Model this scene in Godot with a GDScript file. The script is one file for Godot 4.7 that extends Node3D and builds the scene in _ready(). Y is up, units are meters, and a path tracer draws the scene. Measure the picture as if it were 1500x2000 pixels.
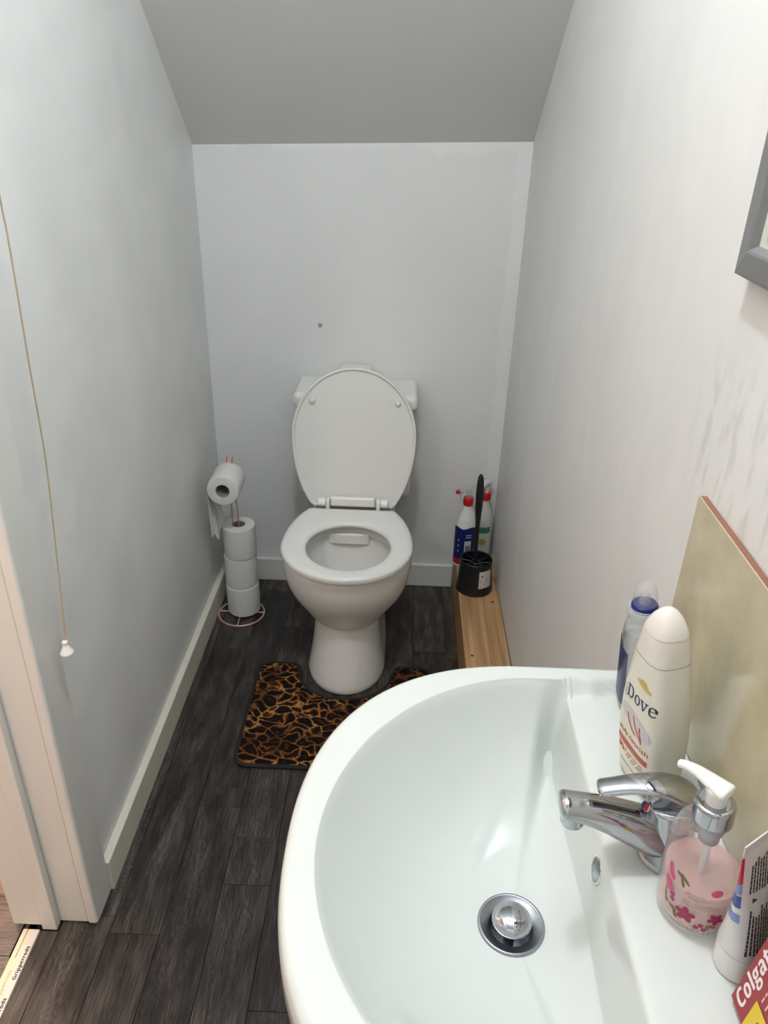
extends Node3D

const XL := -0.588          # left wall face
const ZB := -2.28           # back wall face
const ZN := 0.55            # wall behind the viewer
const YC := 2.6             # flat ceiling
var M := {}
var taken := {}

# ---------------------------------------------------------------- mesh collector
class MB:
	var v := PackedVector3Array()
	var n := PackedVector3Array()
	var uv := PackedVector2Array()
	var ix := PackedInt32Array()

	func grid(rows: Array, close_c := false, close_r := false, uvs = null, out = null, skip = null) -> MB:
		var R: int = rows.size()
		var C: int = rows[0].size()
		var CC := C + (1 if close_c else 0)
		var RR := R + (1 if close_r else 0)
		var acc := PackedVector3Array()
		acc.resize(R * C)
		var mid := Vector3.ZERO
		for r in R:
			for c in C:
				mid += rows[r][c]
		mid /= float(R * C)
		var sign_sum := 0.0
		for r in RR - 1:
			var r0: PackedVector3Array = rows[r % R]
			var r1: PackedVector3Array = rows[(r + 1) % R]
			for c in CC - 1:
				var c1 := (c + 1) % C
				var a := r0[c]
				var b := r0[c1]
				var d := r1[c1]
				var e := r1[c]
				var nn := (d - a).cross(e - b)
				acc[(r % R) * C + c] += nn
				acc[(r % R) * C + c1] += nn
				acc[((r + 1) % R) * C + c] += nn
				acc[((r + 1) % R) * C + c1] += nn
				if out is Vector3:
					sign_sum += nn.dot(out)
				else:
					sign_sum += nn.dot((a + b + d + e) * 0.25 - mid)
		var s := 1.0 if sign_sum >= 0.0 else -1.0
		for r in R:
			if C > 3 and rows[r][0].distance_squared_to(rows[r][C / 2]) < 1e-14 and rows[r][0].distance_squared_to(rows[r][C / 4]) < 1e-14:
				var t := Vector3.ZERO
				for c in C:
					t += acc[r * C + c]
				for c in C:
					acc[r * C + c] = t
		var base := v.size()
		for r in RR:
			for c in CC:
				v.append(rows[r % R][c % C])
				var q := acc[(r % R) * C + (c % C)]
				n.append((q * s).normalized() if q.length_squared() > 1e-30 else Vector3.UP)
				uv.append(uvs.call(r, c) if uvs != null else Vector2(float(c) / (CC - 1), float(r) / (RR - 1)))
		for r in RR - 1:
			for c in CC - 1:
				if skip != null and skip.call(r, c):
					continue
				var a := base + r * CC + c
				var b := a + 1
				var e := a + CC
				var d := e + 1
				if s > 0:
					ix.append_array(PackedInt32Array([a, d, b, a, e, d]))
				else:
					ix.append_array(PackedInt32Array([a, b, d, a, d, e]))
		return self

	func tri(a: Vector3, b: Vector3, c: Vector3, out: Vector3) -> void:
		var nn := (b - a).cross(c - a)
		if nn.length_squared() < 1e-24:
			return
		var i := v.size()
		v.append_array(PackedVector3Array([a, b, c]))
		nn = nn.normalized()
		var s := nn.dot(out) >= 0
		for k in 3:
			n.append(nn if s else -nn)
		uv.append_array(PackedVector2Array([Vector2(a.x, a.z), Vector2(b.x, b.z), Vector2(c.x, c.z)]))
		ix.append_array(PackedInt32Array([i, i + 2, i + 1] if s else [i, i + 1, i + 2]))

	func quad(a: Vector3, b: Vector3, c: Vector3, d: Vector3, out: Vector3) -> void:
		tri(a, b, c, out)
		tri(a, c, d, out)

	# flat cap over a ring given by 2-D outline and mapping
	func cap(pts2: PackedVector2Array, pts3: PackedVector3Array, out: Vector3, uvf = null) -> void:
		var t := Geometry2D.triangulate_polygon(pts2)
		var i := v.size()
		for k in pts3.size():
			v.append(pts3[k])
			n.append(out.normalized())
			uv.append(uvf.call(pts3[k]) if uvf != null else pts2[k])
		for k in range(0, t.size(), 3):
			var a := pts3[t[k]]
			var nn := (pts3[t[k + 1]] - a).cross(pts3[t[k + 2]] - a)
			if nn.dot(out) >= 0:
				ix.append_array(PackedInt32Array([i + t[k], i + t[k + 2], i + t[k + 1]]))
			else:
				ix.append_array(PackedInt32Array([i + t[k], i + t[k + 1], i + t[k + 2]]))

	# revolve [radius, height] pairs round y; a repeated pair makes a hard edge
	func lathe(prof: Array, seg := 40, at := Vector3.ZERO, sx := 1.0, sz := 1.0) -> MB:
		var rows := []
		for p in prof:
			var row := PackedVector3Array()
			for k in seg:
				var a := TAU * k / seg
				row.append(at + Vector3(cos(a) * p[0] * sx, p[1], sin(a) * p[0] * sz))
			rows.append(row)
		return grid(rows, true)

	func sweep(path: Array, rad, seg := 12, closed := false, rad2 = null, up0 := Vector3.ZERO, capped := true) -> MB:
		var N := path.size()
		var rows := []
		var t0: Vector3 = (path[1] - path[0]).normalized()
		var u: Vector3 = up0 if up0 != Vector3.ZERO else (Vector3.UP if absf(t0.y) < 0.9 else Vector3.RIGHT)
		for k in N:
			var t: Vector3
			if closed:
				t = path[(k + 1) % N] - path[(k - 1 + N) % N]
			else:
				t = path[mini(k + 1, N - 1)] - path[maxi(k - 1, 0)]
			t = t.normalized()
			u = (u - t * u.dot(t)).normalized()
			var w := t.cross(u)
			var ru: float = rad[k] if rad is Array else rad
			var rw: float = ru if rad2 == null else (rad2[k] if rad2 is Array else rad2)
			var row := PackedVector3Array()
			for j in seg:
				var a := TAU * j / seg
				row.append(path[k] + u * cos(a) * ru + w * sin(a) * rw)
			rows.append(row)
		if not closed and capped:
			var f := PackedVector3Array()
			var l := PackedVector3Array()
			for j in seg:
				f.append(path[0])
				l.append(path[N - 1])
			rows.insert(0, rows[0])
			rows.insert(0, f)
			rows.append(rows[rows.size() - 1])
			rows.append(l)
		return grid(rows, true, closed)

	func rbox(c: Vector3, size: Vector3, r: float, fine := true) -> MB:
		var h := size * 0.5
		r = minf(r, minf(h.x, minf(h.y, h.z)))
		var inner := h - Vector3(r, r, r)
		for ax in 3:
			for sgn in [-1.0, 1.0]:
				var a1 := (ax + 1) % 3
				var a2 := (ax + 2) % 3
				var l1 := steps(h[a1], r, fine)
				var l2 := steps(h[a2], r, fine)
				var base := v.size()
				for i in l1.size():
					for j in l2.size():
						var p := Vector3.ZERO
						p[ax] = h[ax] * sgn
						p[a1] = l1[i]
						p[a2] = l2[j]
						var q := Vector3(clampf(p.x, -inner.x, inner.x), clampf(p.y, -inner.y, inner.y), clampf(p.z, -inner.z, inner.z))
						var nn := (p - q)
						nn = nn.normalized() if nn.length_squared() > 0 else Vector3.UP
						v.append(c + q + nn * r)
						n.append(nn)
						uv.append(Vector2(l1[i], l2[j]))
				var W := l2.size()
				for i in l1.size() - 1:
					for j in W - 1:
						var a := base + i * W + j
						if sgn > 0:
							ix.append_array(PackedInt32Array([a, a + W + 1, a + W, a, a + 1, a + W + 1]))
						else:
							ix.append_array(PackedInt32Array([a, a + W, a + W + 1, a, a + W + 1, a + 1]))
		return self

	func steps(h: float, r: float, fine: bool) -> Array:
		if fine:
			return [-h, -h + r * 0.32, -h + r * 0.65, -h + r, h - r, h - r * 0.65, h - r * 0.32, h]
		return [-h, -h + r, h - r, h]

	# slab with a flat outline; m maps (2-D point, t) to space, edges rounded by b when smooth
	func slab(o: PackedVector2Array, m: Callable, t0: float, t1: float, b := 0.0, uvf = null) -> MB:
		var lo := PackedVector3Array()
		var hi := PackedVector3Array()
		var oo := MB.inset(o, b) if b > 0 else o
		for p in oo:
			lo.append(m.call(p, t0))
			hi.append(m.call(p, t1))
		var dir: Vector3 = hi[0] - lo[0]
		cap(oo, lo, -dir, uvf)
		cap(oo, hi, dir, uvf)
		if b > 0:
			var sg := 1.0 if t1 > t0 else -1.0
			var rows := []
			for k in 5:
				var a := PI / 2 * k / 4
				var q := MB.inset(o, b * (1 - sin(a)))
				var row := PackedVector3Array()
				for p in q:
					row.append(m.call(p, t0 + sg * b * (1 - cos(a))))
				rows.append(row)
			for k in 5:
				var a := PI / 2 * (4 - k) / 4
				var q := MB.inset(o, b * (1 - sin(a)))
				var row := PackedVector3Array()
				for p in q:
					row.append(m.call(p, t1 - sg * b * (1 - cos(a))))
				rows.append(row)
			grid(rows, true)
		else:
			var mid := Vector3.ZERO
			for p in lo:
				mid += p
			mid = mid / lo.size()
			var area := 0.0
			for k in o.size():
				area += o[k].cross(o[(k + 1) % o.size()])
			var flip := 0.0
			var qs := []
			for k in lo.size():
				var k1 := (k + 1) % lo.size()
				var e := lo[k1] - lo[k]
				var nn := e.cross(dir)
				qs.append([lo[k], lo[k1], hi[k1], hi[k], nn])
			# outward: test one edge by stepping out of the polygon
			var e2 := (o[1] - o[0])
			var out2 := Vector2(e2.y, -e2.x) * signf(area)
			var probe: Vector3 = m.call((o[0] + o[1]) * 0.5 + out2.normalized() * 0.01, t0) - m.call((o[0] + o[1]) * 0.5, t0)
			flip = 1.0 if qs[0][4].dot(probe) > 0 else -1.0
			for q in qs:
				quad(q[0], q[1], q[2], q[3], q[4] * flip)
		return self

	static func inset(o: PackedVector2Array, d: float) -> PackedVector2Array:
		if d == 0.0:
			return o
		var area := 0.0
		var N := o.size()
		for k in N:
			area += o[k].cross(o[(k + 1) % N])
		var s := signf(area)
		var out := PackedVector2Array()
		for k in N:
			var e0 := (o[k] - o[(k - 1 + N) % N]).normalized()
			var e1 := (o[(k + 1) % N] - o[k]).normalized()
			var n0 := Vector2(-e0.y, e0.x) * s
			var n1 := Vector2(-e1.y, e1.x) * s
			var b := (n0 + n1).normalized()
			out.append(o[k] + b * d / maxf(0.35, b.dot(n0)))
		return out

	func move(t: Transform3D, from := 0) -> MB:
		for k in range(from, v.size()):
			v[k] = t * v[k]
			n[k] = (t.basis * n[k]).normalized()
		return self

	func mesh() -> ArrayMesh:
		var a := []
		a.resize(Mesh.ARRAY_MAX)
		a[Mesh.ARRAY_VERTEX] = v
		a[Mesh.ARRAY_NORMAL] = n
		a[Mesh.ARRAY_TEX_UV] = uv
		a[Mesh.ARRAY_INDEX] = ix
		var m := ArrayMesh.new()
		m.add_surface_from_arrays(Mesh.PRIMITIVE_TRIANGLES, a)
		return m


# ---------------------------------------------------------------- scene helpers
func numbered(called: String) -> String:
	var k: int = taken.get(called, 0)
	taken[called] = k + 1
	return called if k == 0 else "%s_%03d" % [called, k]

func tag(o: Node, label := "", category := "", group := "", kind := "") -> Node:
	if label: o.set_meta("label", label)
	if category: o.set_meta("category", category)
	if group: o.set_meta("group", group)
	if kind: o.set_meta("kind", kind)
	return o

func thing(called: String, label: String, category: String, at := Vector3.ZERO, group := "") -> Node3D:
	var o := Node3D.new()
	o.name = numbered(called)
	add_child(o, true)
	o.position = at
	tag(o, label, category, group)
	return o

# geometry given in world coordinates (w) or in the parent's own
func part(called: String, mb: MB, mat: Material, parent: Node3D = null, w := true) -> MeshInstance3D:
	var o := MeshInstance3D.new()
	if parent == null or parent == self:
		o.name = numbered(called)
		add_child(o, true)
	else:
		o.name = called
		if w:
			var off := Vector3.ZERO
			var q: Node = parent
			while q != self:
				off += q.position
				q = q.get_parent()
			mb.move(Transform3D(Basis(), -off))
		parent.add_child(o, true)
	o.mesh = mb.mesh()
	o.material_override = mat
	o.cast_shadow = GeometryInstance3D.SHADOW_CASTING_SETTING_ON
	return o

func setting(called: String, mb: MB, mat: Material) -> MeshInstance3D:
	var o := part(called, mb, mat)
	o.set_meta("kind", "structure")
	return o

func mat(c: Color, rough := 0.5, metal := 0.0, spec := 0.5) -> StandardMaterial3D:
	var m := StandardMaterial3D.new()
	m.albedo_color = c
	m.roughness = rough
	m.metallic = metal
	m.metallic_specular = spec
	return m

func rgb(r: float, g: float, b: float, a := 1.0) -> Color:
	return Color(r / 255.0, g / 255.0, b / 255.0, a)

func noise(sd: int, freq: float, oct := 3, type := FastNoiseLite.TYPE_SIMPLEX_SMOOTH) -> FastNoiseLite:
	var f := FastNoiseLite.new()
	f.seed = sd
	f.frequency = freq
	f.noise_type = type
	f.fractal_type = FastNoiseLite.FRACTAL_FBM if oct > 1 else FastNoiseLite.FRACTAL_NONE
	f.fractal_octaves = oct
	return f

func picture(w: int, h: int, f: Callable) -> ImageTexture:
	var d := PackedByteArray()
	d.resize(w * h * 3)
	var k := 0
	for y in h:
		for x in w:
			var c: Color = f.call(x, y)
			d[k] = clampi(int(c.r * 255.0 + 0.5), 0, 255)
			d[k + 1] = clampi(int(c.g * 255.0 + 0.5), 0, 255)
			d[k + 2] = clampi(int(c.b * 255.0 + 0.5), 0, 255)
			k += 3
	return ImageTexture.create_from_image(Image.create_from_data(w, h, false, Image.FORMAT_RGB8, d))

func ntex(sd: int, freq: float, lo: Color, hi: Color, size := 512, oct := 4) -> NoiseTexture2D:
	var t := NoiseTexture2D.new()
	t.width = size
	t.height = size
	t.seamless = true
	t.noise = noise(sd, freq, oct)
	var g := Gradient.new()
	g.set_color(0, lo)
	g.set_color(1, hi)
	t.color_ramp = g
	return t

func ss(a: float, b: float, x: float) -> float:
	var t := clampf((x - a) / (b - a), 0.0, 1.0)
	return t * t * (3.0 - 2.0 * t)

func xw(z: float) -> float:      # right wall face, very slightly out of square
	return 0.325 + (z + 2.28) * 0.006

# lettering bent onto a surface: m maps (across, up, lift) to space; the text is centred and cap height is h
func letters(text: String, h: float, m: Callable, serif := false, width := 0.0, weight := 400, lift := 0.0004) -> MB:
	var tm := TextMesh.new()
	var f := SystemFont.new()
	f.font_names = PackedStringArray(["Droid Serif" if serif else "Droid Sans"])
	f.font_weight = weight
	tm.font = f
	tm.text = text
	tm.font_size = 64
	tm.pixel_size = 0.01
	tm.depth = 0.02
	tm.curve_step = 2.0
	var a := tm.get_mesh_arrays()
	var mb := MB.new()
	var vs: PackedVector3Array = a[Mesh.ARRAY_VERTEX]
	var lo := Vector3(1e9, 1e9, 0)
	var hi := Vector3(-1e9, -1e9, 0)
	for p in vs:
		lo = lo.min(p)
		hi = hi.max(p)
	var sy := h / (hi.y - lo.y)
	var sx := sy if width == 0.0 else width / (hi.x - lo.x)
	var c := (lo + hi) * 0.5
	var ns: PackedVector3Array = a[Mesh.ARRAY_NORMAL]
	for k in vs.size():
		var p := vs[k]
		var x := (p.x - c.x) * sx
		var y := (p.y - c.y) * sy
		var q: Vector3 = m.call(x, y, lift if p.z > 0 else 0.0)
		mb.v.append(q)
		var e := 0.0002
		var fx: Vector3 = m.call(x + e, y, lift) - m.call(x - e, y, lift)
		var fy: Vector3 = m.call(x, y + e, lift) - m.call(x, y - e, lift)
		var nz := fx.cross(fy).normalized()
		mb.n.append((fx.normalized() * ns[k].x + fy.normalized() * ns[k].y + nz * ns[k].z).normalized())
		mb.uv.append(Vector2.ZERO)
	if a[Mesh.ARRAY_INDEX] != null:
		mb.ix = a[Mesh.ARRAY_INDEX]
	else:
		mb.ix = PackedInt32Array(range(vs.size()))
	return mb

# a flat printed shape bent onto a surface
func print_shape(mb: MB, o: PackedVector2Array, m: Callable, lift := 0.0003) -> void:
	var t := Geometry2D.triangulate_polygon(o)
	var todo := []
	for k in range(0, t.size(), 3):
		todo.append([o[t[k]], o[t[k + 1]], o[t[k + 2]]])
	var e := 0.0002
	while todo.size():
		var q: Array = todo.pop_back()
		var far := 0
		for k in 3:      # long edges are halved so that the print follows the curve
			if q[k].distance_squared_to(q[(k + 1) % 3]) > q[far].distance_squared_to(q[(far + 1) % 3]):
				far = k
		var a: Vector2 = q[far]
		var b: Vector2 = q[(far + 1) % 3]
		var c: Vector2 = q[(far + 2) % 3]
		if a.distance_to(b) > 0.004 and a.distance_to(b) < 0.3:
			todo.append([a, (a + b) * 0.5, c])
			todo.append([(a + b) * 0.5, b, c])
			continue
		var nz: Vector3 = (m.call(a.x + e, a.y, lift) - m.call(a.x - e, a.y, lift)).cross(m.call(a.x, a.y + e, lift) - m.call(a.x, a.y - e, lift))
		mb.tri(m.call(a.x, a.y, lift), m.call(b.x, b.y, lift), m.call(c.x, c.y, lift), nz)

func oval(cx: float, cy: float, rx: float, ry: float, turn := 0.0, seg := 16) -> PackedVector2Array:
	var o := PackedVector2Array()
	for k in seg:
		var a := TAU * k / seg
		o.append(Vector2(cx, cy) + Vector2(cos(a) * rx, sin(a) * ry).rotated(turn))
	return o

func rect(x0: float, y0: float, x1: float, y1: float) -> PackedVector2Array:
	return PackedVector2Array([Vector2(x0, y0), Vector2(x1, y0), Vector2(x1, y1), Vector2(x0, y1)])

func box(a: Vector3, b: Vector3, r := 0.002, fine := false) -> MB:
	return MB.new().rbox((a + b) * 0.5, (b - a).abs(), r, fine)

func smooth_path(p: Array, per := 8) -> Array:
	var out := []
	for k in p.size() - 1:
		var p0: Vector3 = p[maxi(k - 1, 0)]
		var p1: Vector3 = p[k]
		var p2: Vector3 = p[k + 1]
		var p3: Vector3 = p[mini(k + 2, p.size() - 1)]
		for j in per:
			out.append(p1.cubic_interpolate(p2, p0, p3, float(j) / per))
	out.append(p[p.size() - 1])
	return out


func _ready() -> void:
	look()
	materials()
	shell()
	door_frame()
	floors()
	lamps()
	toilet()
	basin()
	pipe_boxing()
	splashback()
	mirror()
	tap()
	mat_rug()
	roll_stand()
	brush()
	cleaner_bottles()
	pull_cord()
	shower_gel()
	clear_bottle()
	soap_pump()
	toothpaste()
	small_marks()

# ---------------------------------------------------------------- camera, surroundings, exposure
func look() -> void:
	var cam := Camera3D.new()
	cam.name = "camera"
	cam.fov = rad_to_deg(2.0 * atan(1000.0 / 1510.0))
	cam.near = 0.02
	cam.transform = Transform3D(Basis(Vector3(0.99913, 0.02609, -0.03268), Vector3(-0.03843, 0.88100, -0.47155), Vector3(0.01649, 0.47239, 0.88123)).orthonormalized(), Vector3(0, 1.5, 0))
	add_child(cam)
	cam.current = true
	var env := Environment.new()
	env.background_mode = Environment.BG_COLOR
	env.background_color = Color(0.02, 0.02, 0.02)
	env.tonemap_mode = Environment.TONE_MAPPER_LINEAR
	env.tonemap_exposure = 1.0
	env.sdfgi_enabled = true
	env.ssao_enabled = true
	env.ssil_enabled = true
	var we := WorldEnvironment.new()
	we.name = "surroundings"
	we.environment = env
	add_child(we)

const ROOM_ENERGY := 0.77
const HALL_ENERGY := 1.15
const HALL_END_ENERGY := 1.1
const HALL_END_AT := Vector3(-1.42, YC, -1.72)
const LAMP_AT := Vector3(-0.10, YC, -0.69)
const HALL_AT := Vector3(-1.0, YC, 0.45)

func lamp(called: String, label: String, at: Vector3, r: float, col: Color, energy: float, glow: float) -> void:
	var t := thing(called, label, "lamp", at)
	part("base", MB.new().lathe([[0.0, 0.0], [r * 1.08, 0.0], [r * 1.08, 0.0], [r * 1.1, -0.006], [r * 1.1, -0.02], [r * 1.04, -0.026], [0, -0.026]], 48, at), M.white_plastic, t)
	var g := mat(Color(0.95, 0.95, 0.95), 0.4)
	g.emission_enabled = true
	g.emission = col
	g.emission_energy_multiplier = glow
	var prof := []
	for k in 13:
		var a := PI / 2 * k / 12
		prof.append([r * cos(a), -0.026 - r * 0.55 * sin(a)])
	part("glowing_dome", MB.new().lathe(prof, 48, at), g, t)
	var l := OmniLight3D.new()
	l.name = "lamp_light"
	l.light_color = col
	l.light_energy = energy
	l.light_size = r
	l.omni_range = 12.0
	l.omni_attenuation = 2.0
	l.shadow_enabled = true
	t.add_child(l)
	l.position = Vector3(0, -0.026 - r * 0.55 - r - 0.01, 0)

func lamps() -> void:
	lamp("ceiling_light", "round white dome light glowing on the flat ceiling over the basin", LAMP_AT, 0.06, Color(0.965, 0.985, 1.0), ROOM_ENERGY, 14.0)
	lamp("ceiling_light", "round warm dome light glowing on the hallway ceiling outside the door", HALL_AT, 0.10, Color(1.0, 0.91, 0.86), HALL_ENERGY, 4.0)
	lamp("ceiling_light", "round warm dome light glowing at the far end of the hallway ceiling", HALL_END_AT, 0.10, Color(1.0, 0.90, 0.83), HALL_END_ENERGY, 6.0)

# ---------------------------------------------------------------- materials
func materials() -> void:
	M.wall = mat(Color(1, 1, 1), 0.55, 0.0, 0.35)
	M.wall.albedo_texture = ntex(3, 0.006, rgb(222, 223, 221), rgb(233, 234, 232), 512, 3)
	M.wall.uv1_triplanar = true
	M.wall.uv1_world_triplanar = true
	M.wall.uv1_scale = Vector3(0.9, 0.9, 0.9)
	M.wall.heightmap_enabled = true
	M.wall.heightmap_texture = ntex(8, 0.014, Color.BLACK, Color.WHITE, 512, 4)
	M.wall.heightmap_scale = 0.15
	M.ceiling = mat(rgb(222, 222, 220), 0.8, 0.0, 0.3)
	M.ceiling.heightmap_enabled = true
	M.ceiling.heightmap_texture = M.wall.heightmap_texture
	M.ceiling.heightmap_scale = 0.12
	M.ceiling.uv1_triplanar = true
	M.ceiling.uv1_world_triplanar = true
	# back wall: rolled paint with a brushed band along the top and the right-hand corner
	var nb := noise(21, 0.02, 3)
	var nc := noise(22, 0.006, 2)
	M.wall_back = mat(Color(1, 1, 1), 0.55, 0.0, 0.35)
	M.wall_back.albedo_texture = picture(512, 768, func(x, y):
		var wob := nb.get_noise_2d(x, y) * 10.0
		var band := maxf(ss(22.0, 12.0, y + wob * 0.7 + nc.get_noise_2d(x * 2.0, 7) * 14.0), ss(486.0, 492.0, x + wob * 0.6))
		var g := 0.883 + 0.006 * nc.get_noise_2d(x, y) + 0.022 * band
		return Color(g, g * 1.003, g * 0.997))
	M.wall_back.heightmap_enabled = true
	M.wall_back.heightmap_texture = M.wall.heightmap_texture
	M.wall_back.heightmap_scale = 0.12
	# right wall: overlapping rolled coats, and grey rub marks above the tile
	var nr := noise(23, 0.012, 3)
	var nq := noise(24, 0.05, 3)
	M.wall_right = mat(Color(1, 1, 1), 0.55, 0.0, 0.35)
	M.wall_right.albedo_texture = picture(1024, 960, func(x, y):
		var coat := ss(-0.12, 0.22, nr.get_noise_2d(x * 0.9, y * 0.35))
		var g := 0.883 + 0.010 * coat + 0.004 * nq.get_noise_2d(x, y * 0.5)
		var z: float = -2.28 + 2.83 * x / 1024.0
		var h: float = 2.72 * (1.0 - y / 960.0)
		var inside := ss(-0.86, -0.80, z) * ss(-0.52, -0.60, z) * ss(1.09, 1.13, h) * ss(1.31, 1.22, h)
		var rub := ss(0.02, 0.55, nq.get_noise_2d(x * 2.4 + 300, y * 0.6)) * inside
		g -= 0.055 * rub
		return Color(g, g * 1.003, g * 0.996))
	M.wall_right.heightmap_enabled = true
	M.wall_right.heightmap_texture = M.wall.heightmap_texture
	M.wall_right.heightmap_scale = 0.12
	M.gloss_paint = mat(rgb(226, 226, 222), 0.32)
	M.cream_gloss = mat(rgb(226, 222, 208), 0.35)
	M.raw_filler = mat(rgb(228, 226, 218), 0.8)
	M.hall_wall = mat(rgb(222, 214, 204), 0.8)
	M.porcelain = mat(rgb(213, 218, 215), 0.035, 0.0, 0.5)
	M.toilet_china = mat(rgb(225, 225, 221), 0.06, 0.0, 0.5)
	M.seat_plastic = mat(rgb(222, 223, 219), 0.16, 0.0, 0.5)
	M.white_plastic = mat(rgb(232, 231, 227), 0.3)
	M.chrome = mat(rgb(176, 178, 182), 0.06, 1.0)
	M.steel = mat(rgb(156, 160, 166), 0.28, 1.0)
	M.hole = mat(rgb(30, 30, 30), 0.7)
	M.black_plastic = mat(rgb(22, 23, 25), 0.38)
	M.red = mat(rgb(190, 22, 34), 0.35)
	M.navy = mat(rgb(20, 30, 110), 0.3)
	M.blue = mat(rgb(24, 54, 150), 0.35)
	M.ink = mat(rgb(34, 34, 40), 0.6)
	M.paper = mat(rgb(232, 231, 226), 0.95, 0.0, 0.2)
	M.paper.backlight_enabled = true
	M.paper.backlight = Color(0.35, 0.35, 0.34)
	M.paper.heightmap_enabled = true
	M.paper.heightmap_texture = ntex(31, 0.09, Color.BLACK, Color.WHITE, 256, 3)
	M.paper.heightmap_scale = 0.05
	M.paper.uv1_triplanar = true
	M.paper.uv1_scale = Vector3(14, 14, 14)
	M.card = mat(rgb(150, 140, 125), 0.9)
	M.rose_wire = mat(rgb(222, 178, 170), 0.35, 0.3)
	M.water = mat(Color(0.86, 0.9, 0.9, 0.12), 0.02)
	M.water.transparency = BaseMaterial3D.TRANSPARENCY_ALPHA
	M.clear = mat(Color(0.93, 0.94, 0.95, 0.10), 0.05)
	M.clear.transparency = BaseMaterial3D.TRANSPARENCY_ALPHA
	M.clear_thick = mat(Color(0.80, 0.83, 0.86, 0.30), 0.08)
	M.clear_thick.transparency = BaseMaterial3D.TRANSPARENCY_ALPHA
	M.planks = plank_material(5, Color(0.245, 0.222, 0.205), Color(0.47, 0.435, 0.405), Color(0.105, 0.095, 0.09))
	M.hall_planks = plank_material(9, Color(0.52, 0.46, 0.43), Color(0.64, 0.58, 0.54), Color(0.38, 0.33, 0.30))
	for key in ["planks", "hall_planks"]:
		var set := [M[key]]
		for tint in [Color(0.76, 0.76, 0.78), Color(1.0, 0.96, 0.93), Color(0.88, 0.89, 0.90)]:
			var v: StandardMaterial3D = M[key].duplicate()
			v.albedo_color = tint
			set.append(v)
		M[key] = set
	M.subfloor = mat(rgb(24, 22, 21), 0.9)
	M.subfloor.resource_name = "subfloor"
	# boxing timber, grain along z
	var nw := noise(41, 0.03, 3)
	var nf := noise(42, 0.25, 2)
	M.timber = mat(Color(1, 1, 1), 0.55)
	M.timber.albedo_texture = picture(256, 512, func(x, y):
		var w := nw.get_noise_2d(x * 0.9, y * 0.06)
		var f := nf.get_noise_2d(x * 1.2, y * 0.03)
		var t := clampf(0.5 + w * 0.8 + f * 0.25, 0, 1)
		return Color(0.60, 0.45, 0.30).lerp(Color(0.78, 0.63, 0.45), t))
	# glazed wall tile
	M.tile = mat(Color(1, 1, 1), 0.12)
	M.tile.albedo_texture = ntex(51, 0.012, rgb(186, 176, 148), rgb(204, 195, 168), 512, 4)
	M.tile.uv1_triplanar = true
	M.tile.uv1_scale = Vector3(2.2, 2.2, 2.2)
	M.terracotta = mat(rgb(140, 96, 80), 0.8)

func plank_material(sd: int, mid: Color, hi: Color, lo: Color) -> StandardMaterial3D:
	var n1 := noise(sd, 0.012, 3)
	var n2 := noise(sd + 1, 0.11, 2)
	var n3 := noise(sd + 2, 0.035, 2)
	var n4 := noise(sd + 3, 0.004, 2)
	var m := mat(Color(1, 1, 1), 0.42, 0.0, 0.45)
	m.albedo_texture = picture(768, 1024, func(x, y):
		var lane: int = x / 192
		var u := float(x % 192) / 192.0
		var vv := float(y) / 1024.0
		var wob := n1.get_noise_2d(x * 1.0 + lane * 400, y * 0.35)
		var c := 0.45 + 0.25 * n4.get_noise_2d(lane * 211.0, y * 0.5)
		var t := (u - c) * (2.6 if lane % 2 == 0 else 1.3)
		var arch := t * t * 2.4 + (vv * 4.5 if lane % 2 == 0 else vv * 1.2) + wob * 0.9
		var rings := 0.5 + 0.5 * sin(arch * 30.0)
		rings *= 0.45 + 0.55 * ss(1.1, 0.1, absf(t))
		var fib := n2.get_noise_2d(x * 1.7, y * 0.10)
		var blot := n3.get_noise_2d(x * 0.35, y * 0.12)
		var k := (rings - 0.45) * 0.42 + fib * 0.75 + blot * 0.6 + 0.5 * ss(0.035, 0.0, u) - 0.7 * ss(0.96, 1.0, u)
		return mid.lerp(hi, clampf(k, 0, 1)) if k > 0 else mid.lerp(lo, clampf(-k * 1.25, 0, 1)))
	m.heightmap_enabled = true
	m.heightmap_texture = m.albedo_texture
	m.heightmap_scale = 0.03
	return m

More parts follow.
